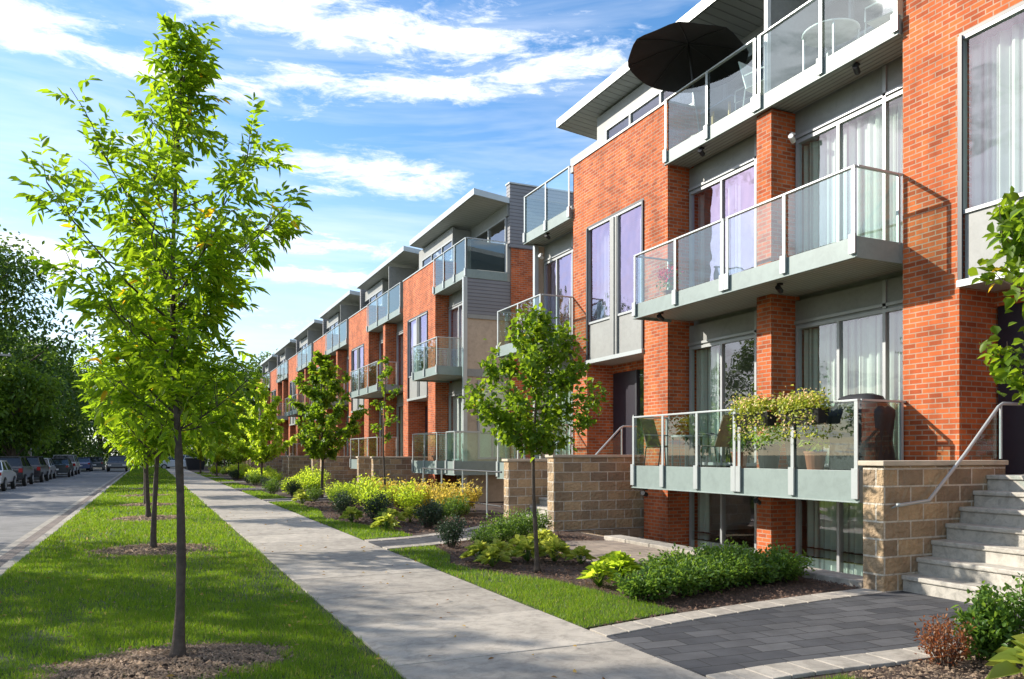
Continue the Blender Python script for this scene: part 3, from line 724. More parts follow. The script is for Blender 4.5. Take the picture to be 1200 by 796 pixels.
# ---- house C then its copies down the row
tcn, (cy0, cy1, cwa, cwb) = townhouse(38.4, 4.25, 5.75, 'second brick townhouse beyond the gap in the row')
glazed_bay(tcn, 38.4-2.66, 38.4, (38.4-1.6,), [(ZG, 4.3), (ZM, 7.6)]); glazed_bay(tcn, 32.65, 35.38, (34.0,), [(ZG, 4.3), (ZM, 7.6)])
balcony(tcn, 33.3, 38.35, ZM, posts=1.7); balcony(tcn, 33.3, 38.35, ZG, fascia=.42, posts=1.7)
balcony(tcn, 32.7, 38.4, ZT, x0=9.73, x1=9.74, fascia=.26, ends=(False, False), rail=1.1, posts=1.7)
roof(33.1, 41.6, '', tcn)
dv = MB(); dv.box(9.95, XP, 35.3, 35.36, ZT, 10.2); dv.build('terrace_divider', 'panel', tcn)
dv = MB(); dv.box(10.3, 13, 42.0, 42.2, 8.9, 10.75); dv.build('party_wall', 'siding', tcn)
ordn = ['third', 'fourth', 'fifth', 'sixth']
for i, y0 in enumerate(UN[2:]):
    dup(tcn, label=f'{ordn[i]} brick townhouse beyond the gap in the row', loc=(XF, y0, 0))

# ---- steps and walls
steps(4.42, 6.56, 'concrete steps climbing beside the tan stone wall at the right edge', GS)
stone_wall(6.56, 6.86, 'tan stone block wall holding a blue grey handrail by the nearest steps', GW)
stone_wall(4.1, 4.40, 'stone block wall on the camera side of the nearest steps', GW)
handrail(6.47, 'sloping metal handrail with glass on the nearest stone wall')
steps(15.1, 17.08, 'concrete steps between two stone walls behind the young garden maple', GS)
stone_wall(14.78, 15.09, 'long stone block wall left of the flower box balcony', GW, x1=XG, top=1.6)
stone_wall(17.09, 17.38, 'short stone block wall directly behind the garden maple crown', GW, top=1.5)
hh = handrail(15.2, 'sloping metal handrail behind the long stone block wall', -1)
wnear = stone_wall(29.55, 29.85, 'nearer stone wall of the steps of the beige sided townhouse', GW)
wfar = stone_wall(31.85, 32.15, 'farther stone wall of the steps of the beige sided townhouse', GW)
st = steps(29.86, 31.84, 'concrete steps of the beige sided townhouse', GS)
names = ['second', 'third', 'fourth', 'fifth', 'sixth']
for i, y0 in enumerate(UN[1:]):
    d = y0-28.4
    dup(wnear, label=f'nearer stone wall at the steps of the {names[i]} townhouse beyond the gap', loc=(7.72, 29.55+d, 0))
    dup(wfar, label=f'farther stone wall at the steps of the {names[i]} townhouse beyond the gap', loc=(7.72, 31.85+d, 0))
    dup(st, label=f'concrete steps of the {names[i]} townhouse beyond the gap', loc=(8.03, 30.85+d, 0))

t = thing('metal_railing', (7.72, 17.6, 0), 'low metal railing with posts beside the golden shrubs', 'railing')
MB().tube([(7.72,17.5,1.18),(7.72,23.6,1.18)], .022, 8).build('top_rail', 'darkmetal', t); MB().tube([(7.72,17.5,.35),(7.72,23.6,.35)], .016, 8).build('lower_rail', 'darkmetal', t)
for yy in (18.4, 20.1, 21.8, 23.5): MB().tube([(7.72,yy,0),(7.72,yy,1.17)], .024, 8).build('post', 'metal', t)
# ================================================================== lawns
LAWN = {
 'near': [(3.64,6.36),(4.9,6.66),(4.86,7.3),(4.75,8.2),(4.62,9.0),(4.35,9.6),(4.05,10.3),(4.02,11.0),(4.35,11.9),(4.5,13.1),(3.64,12.95)],
 'verge': [(-1.77,-6),(SIDE0,-6),(SIDE0,110),(-1.77,110)],
}
def far_lawn(d): return [(3.64,14.7+d),(4.7,15.0+d),(4.75,16.2+d),(4.3,18.2+d),(4.0,20+d),(4.3,22+d),(4.5,23.6+d),(4.2,24.6+d),(3.64,24.2+d)]
lawn_polys = [LAWN['near'], far_lawn(0), [(3.64,24.3),(4.4,24.6),(4.4,26),(4.4,27.6),(3.64,27.6)]]
for y0 in UN[:-1]: lawn_polys.append([(3.64, y0+1.1), (4.7, y0+1.4), (4.6, y0+3.2), (4.4, y0+5.5), (4.5, y0+8.4), (3.64, y0+8.2)])
for p in lawn_polys:
    struct(MB().prism(p, -.05, .004).build('lawn', 'turfsoil'))
struct(MB().prism([(3.64,2.2),(4.4,2.2),(4.55,4.2),(3.64,4.2)], -.05, .004).build('lawn', 'turfsoil'))

def inpoly(X, Y, poly):
    c = np.zeros(len(X), bool); n_ = len(poly)
    for i in range(n_):
        x1_, y1_ = poly[i]; x2_, y2_ = poly[(i+1)%n_]
        if y1_ == y2_: continue
        c ^= ((y1_ > Y) != (y2_ > Y)) & (X < (x2_-x1_)*(Y-y1_)/(y2_-y1_)+x1_)
    return c
RINGS = [(.14,6.62,.86,.54),(.06,14.6,.95,.9),(-.02,21.8,.9,.9),(-.1,27.6,.85,.85),(-.15,34,.85,.85),(-.2,41,.8,.8),(-.2,49,.8,.8),(-.2,58,.8,.8),(-.2,68,.8,.8)]
def ringmask(X, Y):
    m = np.ones(len(X), bool)
    for (a, b, rx, ry) in RINGS:
        q = ((X-a)/rx)**2+((Y-b)/ry)**2 + .38*np.sin(X*6+b)*np.sin(Y*7)+.25*np.sin(Y*13+a+X*5)
        m &= (q > 1) | (rng.random(len(X)) < np.where(q > .6, .12, .03))
    return m
def blades(X, Y, h, wd, z=0.0):
    n_ = len(X)
    a = rng.random(n_)*2*np.pi; ln = rng.normal(0,.35,(n_,2))*h[:,None]
    B = np.stack([X,Y,np.full(n_,z)],1)
    s = np.stack([np.cos(a),np.sin(a),np.zeros(n_)],1)*wd[:,None]*.5
    T = B + np.stack([ln[:,0],ln[:,1],h],1)
    V = np.stack([B-s,B+s,T],1).reshape(-1,3)
    F = np.arange(3*n_).reshape(-1,3)
    return V, F
def grass(name, label, poly, bands):
    Vs, Fs, rs, o = [], [], [], 0
    xs = [p[0] for p in poly]; ys = [p[1] for p in poly]
    for (ya, yb, dens, hh_, ww) in bands:
        ya = max(ya, min(ys)); yb = min(yb, max(ys))
        if yb <= ya: continue
        n_ = int((max(xs)-min(xs)+.1)*(yb-ya)*dens)
        X = rng.uniform(min(xs)-.03, max(xs)+.03, n_); Y = rng.uniform(ya, yb, n_)
        # worn and thin patches, ragged towards the footway
        wear = .5+.25*np.sin(X*1.9+Y*.7+1)+.25*np.sin(X*4.3-Y*1.3)+.2*np.sin(X*9.1+Y*6.3)
        edge = np.clip((1.66-X)/.22, 0, 1) if name == 'verge_grass' else np.ones(len(X))
        keep = rng.random(len(X)) < np.clip(.45+.75*wear, .3, 1)*np.clip(edge*1.3+.45*wear-.1, .12, 1)
        k = inpoly(X, Y, poly) & ringmask(X, Y) & keep; X, Y = X[k], Y[k]
        tuft = .5+.5*np.sin(X*5.3+np.sin(Y*3.1)*2)*np.sin(Y*4.7+np.sin(X*2.3)*2)
        h = hh_*(.55+.5*rng.random(len(X))+.35*tuft)
        h = h*(.75+.5*rng.random(len(X))**2*1.2); V, F = blades(X, Y, h, ww*(.7+.6*rng.random(len(X))))
        Vs.append(V); Fs.append(F+o); o += len(V); big = .5+.5*np.sin(X*1.3+.8*np.sin(Y*.9))*np.sin(Y*1.1+X*.5); rs.append(np.clip(rng.random(len(X))*.62+.2*tuft+.2*big-.02+(rng.random(len(X)) < .04)*.6, 0, 1))
    if not Vs: return
    ob = quads(name, np.concatenate(Vs), np.concatenate(Fs), np.concatenate(rs), 'grass', nper=3)
    tag(ob, label, 'grass', kind='stuff')
bands = [(3.2, 9, 6500, .040, .0062), (9, 14, 2600, .045, .010), (14, 22, 1200, .05, .016), (22, 36, 500, .055, .028), (36, 60, 150, .06, .05), (60, 110, 50, .07, .09)]
grass('verge_grass', 'mown green grass of the strip between road and footway', LAWN['verge'], bands)
grass('lawn_grass', 'mown green grass of the curved lawn beside the dark paved path', LAWN['near'], bands)
grass('lawn_grass', 'mown grass of the small lawn at the bottom right corner', [(3.64,3.2),(4.4,3.2),(4.55,4.2),(3.64,4.2)], bands)
for i, p in enumerate(lawn_polys[1:]):
    grass('lawn_grass', f'mown grass of the {["first","second","third","fourth","fifth","sixth","seventh"][i]} lawn beyond the garden maple', p, bands)

# ---- fallen leaves
def fallen(label, poly, n_):
    xs = [p[0] for p in poly]; ys = [p[1] for p in poly]
    X = rng.uniform(min(xs), max(xs), n_); Y = min(ys)+(max(ys)-min(ys))*rng.random(n_)**1.6
    k = inpoly(X, Y, poly); X, Y = X[k], Y[k]
    P = np.stack([X, Y, np.full(len(X), .028)], 1); D = rng.normal(0,1,P.shape)*np.array([1,1,.12])
    tag(leafobj('fallen_leaves', P, D, .05*(.6+.7*rng.random(len(P))), .024, 'fallen', droop=0), label, 'leaves', kind='stuff')
M['fallen'] = leafmat('fallen_leaf', (.16, .08, .02), (.38, .26, .05), None, .2)
fallen('dry yellow and brown leaves scattered on grass and footway', [(-1.7,4),(3.6,4),(3.6,26),(-1.7,26)], 260)
# ---- bark mulch
def chips(name, label, X, Y, size, mat, z=0.0, seedk=0):
    n_ = len(X)
    s = size*(.4+rng.random(n_))
    P = np.stack([X, Y, np.full(n_, z)+rng.random(n_)*.012], 1)
    T = np.array([[1,0,-.2],[-.8,.45,0],[-.6,-.5,.1],[.1,.1,.55]])
    a = rng.random(n_)*2*np.pi; c, s_ = np.cos(a), np.sin(a)
    V = np.empty((n_,4,3))
    for k in range(4):
        x_, y_, z_ = T[k]
        V[:,k,0] = P[:,0]+s*(x_*c-y_*.55*s_); V[:,k,1] = P[:,1]+s*(x_*s_+y_*.55*c); V[:,k,2] = P[:,2]+s*z_*rng.uniform(.5,1.3,n_)
    k = np.arange(n_)[:,None]*4
    F = np.concatenate([k+np.array([[0,1,2]])*1, k+np.array([[0,1,3]]), k+np.array([[1,2,3]]), k+np.array([[2,0,3]])],1).reshape(-1,3)
    ob = quads(name, V.reshape(-1,3), F, np.repeat(rng.random(n_), 4), mat, nper=3)
    return tag(ob, label, 'mulch', kind='stuff')
rn = ['foremost', 'second', 'third', 'fourth', 'fifth', 'sixth', 'seventh', 'eighth', 'ninth']
for i, (a, b, rx, ry) in enumerate(RINGS):
    m = MB(); N = 28
    for k in range(3):
        pass
    pts = [(a+rx*.8*(1+.1*math.sin(3*t+i))*math.cos(t), b+ry*.8*(1+.1*math.cos(2*t+i))*math.sin(t)) for t in [2*math.pi*j/N for j in range(N)]]
    inner = [(a+(x-a)*.35, b+(y_-b)*.35) for x, y_ in pts]
    m.add([(x,y_,-.004) for x,y_ in pts]+[(x,y_,.045) for x,y_ in inner], [(j,(j+1)%N,N+(j+1)%N,N+j) for j in range(N)]+[tuple(range(N,2*N))])
    struct(m.build('mulch_mound', 'soil' if i else 'soil'))
    if i < 5:
        nn = [5200, 1500, 700, 400, 200][i]
        rr = np.sqrt(rng.random(nn))*1.0+np.abs(rng.normal(0,.10,nn)); th = rng.random(nn)*2*np.pi
        X = a+rx*rr*np.cos(th); Y = b+ry*rr*np.sin(th)
        o = chips('bark_mulch', f'ring of dry bark mulch round the {rn[i]} tree of the grass strip', X, Y, [.022,.03,.04,.05,.06][i], 'drychip', 0)
        co = np.empty(len(o.data.vertices)*3, np.float32); o.data.vertices.foreach_get('co', co); co = co.reshape(-1,3)
        q = np.clip(1.0-np.sqrt(((co[:,0]-a)/rx)**2+((co[:,1]-b)/ry)**2), 0, .65)/.65; co[:,2] += .045*q
        o.data.vertices.foreach_set('co', co.ravel())
def scatter(poly, n_, excl=()):
    xs = [p[0] for p in poly]; ys = [p[1] for p in poly]
    X = rng.uniform(min(xs), max(xs), n_); Y = rng.uniform(min(ys), max(ys), n_)
    k = inpoly(X, Y, poly)
    for e in excl: k &= ~inpoly(X, Y, e)
    return X[k], Y[k]
TAN = [(5.9,10.0),(6.4,9.75),(7.82,9.9),(7.82,12.6),(7.0,12.9),(6.1,11.6)]
Zp = ZFAR + ZNEAR[::-1]; Ap = AF + AN[::-1]
X, Y = scatter([(3.7,6.3),(7.8,6.9),(7.8,14.7),(3.7,13.2)], 15000, [LAWN['near'], Zp, Ap, TAN])
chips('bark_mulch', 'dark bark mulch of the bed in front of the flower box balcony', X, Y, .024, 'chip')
X, Y = scatter([(4.5,2.0),(8,2.0),(8,4.25),(4.55,4.25)], 9000, [Zp])
chips('bark_mulch', 'brown bark mulch of the bed at the bottom right corner', X, Y, .02, 'drychip')
X, Y = scatter([(4.0,14.8),(7.8,17.2),(7.8,27),(4.2,27)], 9000, [Ap, far_lawn(0)])
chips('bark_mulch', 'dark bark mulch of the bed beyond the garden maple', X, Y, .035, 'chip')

# ================================================================== young street and garden trees
def young_tree(loc, H, zlow, prof, nbr, label, name='street_tree', cat='tree', group=None, mat='ash', trunk=.045, compound=True, L=.085, seed=1, dens=1., rachis=.17, zbase=1.4, up=.8):
    g = np.random.default_rng(seed); rnd = random.Random(seed)
    t = thing(name, loc, label, cat, group); x0, y0, z0 = loc
    RV = np.array([.909, -.416])
    def axis(z): 
        k = z/H
        return np.array([x0 + .035*(math.sin(k*7+seed)-math.sin(seed)) + .02*k, y0 + .03*(math.cos(k*6+seed)-math.cos(seed)), z0+z])
    zs = np.concatenate([[0,.05,.12,.25], np.linspace(.45, H*.97, 16)])
    tm = MB(); tm.tube([axis(z) for z in zs], [max(.006, trunk*(1+.75*math.exp(-z/.09)+.10*math.sin(z*9+seed))*(1-.86*(z/H))) for z in zs], 10)
    tr = tm.build('trunk', 'bark', t, smooth=True)
    bm_ = MB(); P = []; D = []; C = []
    for i in range(nbr):
        zt = zlow + (H-zlow)*((i+.5)/nbr)**.92
        az = i*2.39996 + rnd.uniform(-.4, .4)
        dirv = np.array([math.cos(az), math.sin(az)])
        c = float(dirv@RV)
        rl, rr = prof(zt); rad = (rl*(1-c)/2+rr*(1+c)/2)*rnd.uniform(.40, 1.16)
        zs_ = max(zbase, zt-rad*up*rnd.uniform(.8, 1.3)-.05)
        if zs_ > zt: zs_ = zt-.02
        a = axis(zs_); e = np.array([x0+dirv[0]*rad, y0+dirv[1]*rad, z0+zt])
        e[:2] += axis(zt)[:2]-np.array([x0,y0])
        side = np.array([-dirv[1], dirv[0], 0])*rnd.uniform(-.15,.15)*rad
        m_ = a*.5+e*.5+side+np.array([dirv[0]*rad*.1, dirv[1]*rad*.1, -.08*rad])
        N = 7; pts = [(1-s)**2*a+2*s*(1-s)*m_+s*s*e for s in np.linspace(0,1,N)]
        br = trunk*.36*(rad+.25)/1.2*(.6+.4*(1-zs_/H))
        bm_.tube([tuple(p) for p in pts], [max(.003, br*(1-.85*k/(N-1))) for k in range(N)], 5, cap=False)
        ntw = max(3, int((4+rad*11)*dens))
        for j in range(ntw):
            s = rnd.uniform(.18, 1) if j else 1.0
            p = (1-s)**2*a+2*s*(1-s)*m_+s*s*e
            tg = nrm(e-m_) ; dv_ = nrm(tg*1.0 + g.normal(0,.65,3) + np.array([0,0,.25]))
            tl = rnd.uniform(.10,.30)*(.6+.5*rad)
            q = p+dv_*tl
            bm_.tube([tuple(p), tuple((p+q)/2+np.array([0,0,.01])), tuple(q)], [.004,.003,.002], 3, cap=False)
            nl = 4
            for k in range(nl):
                u_ = (k+.6)/nl
                P.append(p+(q-p)*u_); D.append(nrm(dv_*.7+g.normal(0,.6,3)+np.array([0,0,-.15]))); C.append((i*.618+j*.13) % 1)
    # leader leaves
    for k in range(int(16*dens)):
        z = H*(.86+.14*k/(16*dens)); P.append(axis(z)); D.append(nrm(np.array([*g.normal(0,.7,2), .5]))); C.append(g.random())
    bm_.build('branches', 'bark', t)
    P = np.array(P); D = np.array(D); C = np.array(C)
    if compound:
        up_ = np.tile([0,0,1.], (len(P),1))+g.normal(0,.3,(len(P),3)); S = nrm(np.cross(D, up_))
        LP, LD, LC, LL = [], [], [], []
        for u_, sg in ((.35,1),(.35,-1),(.65,1),(.65,-1),(.9,1),(.9,-1),(1.,0)):
            dr = np.array([0,0,-.05])*u_
            LP.append(P+D*rachis*u_+dr*rachis); LD.append(nrm(D*(.75 if sg else 1)+S*sg*.8+g.normal(0,.2,D.shape)+np.array([0,0,-.28])))
            LC.append(np.clip(C*.55+g.random(len(P))*.5,0,1)); LL.append(L*(.55+.75*g.random(len(P))))
        LP = np.concatenate(LP); LD = np.concatenate(LD); LC = np.concatenate(LC); LL = np.concatenate(LL)
    else:
        LP = np.concatenate([P+g.normal(0,.045,P.shape) for _ in range(4)]); LD = nrm(np.concatenate([D]*4)+g.normal(0,.6,(4*len(P),3)))
        LC = np.clip(np.concatenate([C]*4)*.55+g.random(len(LP))*.5,0,1); LL = L*(.7+.6*g.random(len(LP)))
    wr = .36 if compound else .68
    leafobj('foliage', LP, LD, LL, LL*wr, mat, t, rnd=LC, g=g)
    return t

def mainprof(z):
    # photo outline: left and right reach in metres at height z
    T = [(1.75,.3,.3),(2.1,.66,.55),(2.5,.86,.66),(2.9,.92,.60),(3.2,1.0,.72),(3.45,1.18,.86),(3.75,1.05,.84),(3.9,.80,.58),(4.0,.34,.40),(4.15,.22,.24),(4.3,.18,.10),(4.6,.16,.06),(4.9,.05,.02),(5.3,.03,.02)]
    T = [(a, b*.84, c*.92) for a, b, c in T]
    for a, b in zip(T, T[1:]):
        if z <= b[0]:
            f = max(0, (z-a[0])/(b[0]-a[0])); return a[1]*(1-f)+b[1]*f, a[2]*(1-f)+b[2]*f
    return T[-1][1:]
def egg(H, zlow, w, peak=.38):
    def f(z):
        u = (z-zlow)/(H-zlow)
        r = w*(math.sin(math.pi*min(1, max(0, (u*.5/peak if u < peak else .5+.5*(u-peak)/(1-peak))))**.85)*.9+.1)
        return r, r
    return f
GT = 'young trees of the grass strip'
young_tree((.20,6.65,0.03), 4.76, 1.8, mainprof, 50, 'tall young ash tree in the foreground of the grass strip', group=GT, trunk=.040, L=.092, seed=13, dens=.74, zbase=1.75)
young_tree((.06,14.6,0.03), 5.0, 1.7, egg(5.0,1.7,1.15), 44, 'second young tree of the grass strip, just behind the foreground ash', group=GT, trunk=.048, L=.12, seed=11, dens=.62, rachis=.2, zbase=1.5)
tt = young_tree((-.02,21.8,0.03), 5.2, 1.5, egg(5.2,1.5,1.35), 36, 'third young tree of the grass strip', group=GT, trunk=.06, L=.15, seed=15, dens=.6, rachis=.24, zbase=1.5)
for i, (a, b, _, _) in enumerate(RINGS[3:]):
    dup(tt, label=f'{rn[i+3]} young tree of the grass strip counted from the camera', loc=(a, b, .03), rotz=i*1.7+.8, scale=[.95,1.05,.9,1,1.1,1][i])
GG = 'young trees in front gardens'
young_tree((4.82,9.72,0), 3.5, 1.72, egg(3.6,1.72,.86,.42), 34, 'young garden maple in front of the long stone wall', name='garden_tree', group=GG, mat='maple', trunk=.034, compound=False, L=.085, seed=21, dens=.95, zbase=1.45, up=.55)
young_tree((5.8,29.7,0), 5.3, 1.6, egg(5.3,1.6,1.5), 36, 'young tree in front of the second bay of balconies left of the beige wall', name='garden_tree', group=GG, mat='maple', trunk=.06, compound=False, L=.16, seed=25, dens=.8, zbase=1.4)
young_tree((6.65,24.0,0), 4.6, 2.0, egg(4.6,2.0,.5), 10, 'thin sapling with a sparse crown before the yellow shrubs', name='garden_tree', group=GG, mat='maple', trunk=.04, compound=False, L=.11, seed=27, dens=.35, zbase=1.4)
ft = young_tree((5.6,45.5,0), 5.4, 1.3, egg(5.4,1.3,1.7), 34, 'tall airy garden tree before the third townhouse beyond the gap', name='garden_tree', group=GG, mat='lime', trunk=.06, compound=False, L=.19, seed=31, dens=.8, zbase=1.2)
for k, (x, y, s, lb) in enumerate([(5.2,54,.92,'light green garden tree right of the round pair'),(4.5,62,.95,'round light green tree, right one of the pair by the footway end'),(3.9,71,1.05,'round light green tree, left one of the pair by the footway end'),(7,86,1.2,'light green tree farthest along the front gardens')]):
    dup(ft, label=lb, loc=(x,y,0), rotz=k*1.3, scale=s)
young_tree((6.8,3.55,0), 4.15, 2.0, egg(4.15,2.0,1.1,.45), 40, 'leafy young tree reaching in from the right edge', name='garden_tree', group=GG, mat='maple', trunk=.04, compound=False, L=.10, seed=41, dens=.9, zbase=1.5, up=.5)

# ================================================================== big trees
def big_tree(loc, H, rad, seed, label, mat='bigtree', zc=.22, nl=11000, L=.34, nclump=52, group='old trees lining the far side and the street end'):
    g = np.random.default_rng(seed); rnd = random.Random(seed)
    t = thing('shade_tree', loc, label, 'tree', group); x0, y0, z0 = loc
    m = MB(); m.tube([(x0,y0,z0-.1),(x0+.1,y0,z0+H*.2),(x0,y0+.15,z0+H*.45),(x0+.1,y0,z0+H*.8)], [H*.028,H*.022,H*.015,H*.005], 9)
    cs = []
    for i in range(nclump):
        u = (i+.5)/nclump; z = H*(zc+(1-zc)*u)
        r = rad*(math.sin(math.pi*min(.98,(.12+.84*u)))**.6)*rnd.uniform(.45,1.0); a = i*2.4+rnd.uniform(-.5,.5)
        c = np.array([x0+r*math.cos(a), y0+r*math.sin(a), z0+z*.97]); cr = rad*rnd.uniform(.20,.36)
        cs.append((c, cr))
        zz_ = z0+max(H*.15, z-r*.7-H*.08)
        if i % 2 == 0: m.tube([(x0,y0,zz_), tuple((c+np.array([x0,y0,zz_]))/2+np.array([0,0,.2])), tuple(c)], [H*.009,H*.005,H*.002], 5, cap=False)
    m.build('trunk', 'bark2', t)
    P = []; D = []; C = []
    per = nl//nclump
    for c, cr in cs:
        d = nrm(g.normal(0,1,(per,3))); rr = cr*(g.random((per,1))**.45); q = d*rr*np.array([1.15,1.15,.75])
        P.append(c+q+g.normal(0,cr*.12,(per,3))); D.append(nrm(d*.6+g.normal(0,.6,(per,3))+np.array([0,0,-.25]))); C.append(np.clip(g.normal(rnd.uniform(.25,.75),.2,per),0,1))
    P = np.concatenate(P); D = np.concatenate(D); C = np.concatenate(C)
    leafobj('foliage', P, D, L*(.6+.7*g.random(len(P))), L*.55, mat, t, rnd=C, g=g)
    return t
b1 = big_tree((-12.6,72,-.1), 18.5, 7.0, 51, 'tall dark old tree at the left edge beyond the parked cars', nl=16000, L=.4, nclump=64, zc=.12)
b2 = big_tree((-8.9,66,-.1), 8.0, 3.4, 52, 'light leaved smaller tree in front of the dark tree at the left edge', mat='bigtree2', zc=.35, L=.3)
b3 = big_tree((-11,99,-.1), 14, 6.5, 53, 'broad tree where the road ends on the left', zc=.04, nl=14000, L=.4, nclump=60)
b4 = big_tree((-13.2,16.0,-.1), 11.2, 4.4, 54, 'broad airy tree across the road just left of the view', zc=.25, nclump=44, nl=6500, L=.26)
def bt(src, x, y, s, lb, r=0): return dup(src, label=lb, loc=(x,y,-.1), rotz=r, scale=s)
bt(b3, -15, 88, 1.05, 'dark tree behind the parked silver van', 1)
bt(b1, -22, 66, .85, 'dark tree set back behind the utility pole', 2)
bt(b3, -6, 122, .98, 'tree closing the view at the end of the road', 3)
bt(b3, -13, 112, 1.0, 'dark tree left of the one closing the road view', 5.2)
bt(b3, 2, 126, .95, 'dark tree right of the one closing the road view', 5)
bt(b3, 10, 132, 1.15, 'tall dark tree behind the far end of the row', 2.2)
bt(b2, 7.2, 103, 1.35, 'light tree beside the last townhouse of the row', 1.2)
bt(b3, -24, 104, 1.1, 'dark tree set back at the left of the road end', 0.4)
bt(b3, -25, 84, 1.1, 'dark tree set back behind the silver van', 2.4)
bt(b2, 1.0, 112, 1.1, 'lower light tree where the footway ends', 4.1)
bt(b3, 18, 128, 1.2, 'dark tree far behind the last townhouses', 3.9)
# trees on the near left, outside the photograph, that throw the shade on the grass
bt(b4, -13.6, 22.0, .92, 'airy tree across the road, second from the camera left of the view', 1.9)
bt(b4, -13.4, 10.5, .95, 'airy tree across the road beside the camera', 4.4)
bt(b4, -14, 38, .80, 'airy tree across the road, third from the camera left of the view', .3)
bt(b4, -14, 50, .85, 'airy tree across the road, fourth from the camera left of the view', 3.3)

# ================================================================== shrubs
def shrub(src_kind, loc, w, h, label, seed=0, group=None):
    g = np.random.default_rng(seed+100); rnd = random.Random(seed); x0, y0, z0 = loc
    K = {'yew': ('low_shrub', 'yew', 1700, .058, .5), 'box': ('round_shrub', 'yew', 1200, .05, .5), 'dark': ('round_shrub', 'darkleaf', 1300, .045, .5),
         'lime': ('leafy_shrub', 'lime', 1100, .075, .5), 'gold': ('golden_shrub', 'yellow', 900, .10, .5), 'red': ('barberry_shrub', 'barberry', 900, .035, .45), 'fill': ('leafy_shrub', 'lime', 700, .12, .5)}
    nm, mat, n_, L, ww = K[src_kind]
    t = thing(nm, loc, label, 'shrub', group)
    st_ = MB(); P = []; D = []; C = []
    ns = 26; per = n_//ns
    for i in range(ns):
        a = i*2.4+rnd.uniform(-.3,.3); lean = math.sqrt((i+.5)/ns)*.95
        hh2 = h*rnd.uniform(.62,1.08)*(1-.35*lean**2); e = np.array([x0+w*.5*lean*math.cos(a), y0+w*.5*lean*math.sin(a), z0+hh2])
        s = np.array([x0+.05*math.cos(a), y0+.05*math.sin(a), z0]); st_.tube([tuple(s), tuple(e)], [.006,.002], 3, cap=False)
        u = g.random((per,1))**.6; q = s+(e-s)*(.15+.85*u)+g.normal(0,.035*max(1,w*1.4),(per,3)); q[:,2] = np.maximum(q[:,2], z0+.02)
        P.append(q); D.append(nrm((e-s)*.9/np.linalg.norm(e-s)+g.normal(0,.65,(per,3)))); C.append(np.clip(g.normal(.5+(u[:,0]-.5)*.3,.22),0,1))
    st_.build('stems', 'bark', t)
    P = np.concatenate(P); D = np.concatenate(D); C = np.concatenate(C)
    leafobj('foliage', P, D, L*(.6+.7*g.random(len(P))), L*ww, mat, t, rnd=C, g=g)
    return t
def hosta(loc, w, h, label, seed=0, mat='hosta', n_=60, group=None, name='hosta_plant'):
    g = np.random.default_rng(seed+300)
    P = []; D = []
    a = g.random(n_)*2*np.pi; k = g.random(n_)
    el_ = 1.2-1.05*k
    D = np.stack([np.cos(a)*np.cos(el_), np.sin(a)*np.cos(el_), np.sin(el_)], 1)
    base = np.stack([loc[0]+np.cos(a)*w*.26*k, loc[1]+np.sin(a)*w*.26*k, np.full(n_, loc[2])+h*(.30+.45*(1-k))], 1)
    t = thing(name, loc, label, 'plant', group)
    s = MB()
    for i in range(0, n_, 2): s.tube([(loc[0],loc[1],loc[2]), tuple(base[i])], [.005,.004], 3, cap=False)
    s.build('stems', 'yew', t)
    leafobj('foliage', base, D, w*.34*(.7+.5*g.random(n_)), w*.17, mat, t, g=g, droop=.35, fold=.18)
    return t
GY = 'low green shrubs along the dark paved path'
yew = shrub('yew', (5.0,7.35,0), .75, .33, 'low green shrub at the lawn end of the hedge row', 1, GY)
yv = shrub('yew', (5.5,7.45,0), .8, .37, 'low green shrub, second in the hedge row from the lawn', 2, GY)
for i, (x, y, s) in enumerate([(5.95,7.55,1.0),(6.4,7.7,1.05),(6.85,7.75,1.0),(7.3,7.75,1.05),(7.55,8.15,.9),(5.9,8.1,1.05),(6.5,8.3,1.1),(7.05,8.45,1.05)]):
    lb = ['third','fourth','fifth','sixth'][i] + ' low green shrub in the hedge row from the lawn' if i < 4 else ['low green shrub against the patio coping','low green shrub behind the third of the hedge row','low green shrub behind the fourth of the hedge row','low green shrub behind the fifth of the hedge row'][i-4]
    dup([yew, yv][i%2], label=lb, loc=(x,y,0), rotz=i*1.1, scale=s)
GL = 'yellow green leafy plants'
hosta((4.95,8.3,0), .5, .3, 'yellow green plant at the left end of the hedge row', 1, 'lime', 80, GL)
hosta((5.4,8.55,0), .6, .34, 'yellow green plant behind the left end of the hedge row', 2, 'lime', 90, GL)
hosta((5.6,9.1,0), .5, .28, 'yellow green plant beside the tan path corner', 9, 'lime', 80, GL)
h0 = hosta((4.45,10.9,0), .55, .30, 'bright hosta at the lawn tip left of the garden maple', 3, 'hosta', 70, GL)
for i, (x, y, s, lb) in enumerate([(4.75,10.9,1,'bright hosta behind the garden maple trunk on the left'),(4.45,10.4,.9,'bright hosta nearest the lawn left of the maple'),(5.15,10.7,1.05,'bright hosta right behind the garden maple trunk'),(5.5,10.5,1.05,'second bright hosta right of the maple trunk'),(5.75,10.15,.8,'bright hosta at the tip of the tan path'),(5.75,11.1,1.05,'bright hosta between the maple and the tan path'),(5.95,11.9,1.05,'bright hosta at the back edge of the tan path'),(6.35,12.5,.9,'bright hosta at the foot of the long stone wall'),(5.35,11.4,1,'bright hosta in the middle of the clump behind the maple')]):
    dup(h0, label=lb, loc=(x,y,0), rotz=i*.9, scale=s)
GB = 'round green shrubs in the garden beds'
bx0 = shrub('box', (5.5,12.6,0), .7, .55, 'round green shrub below the stone wall corner', 5, GB)
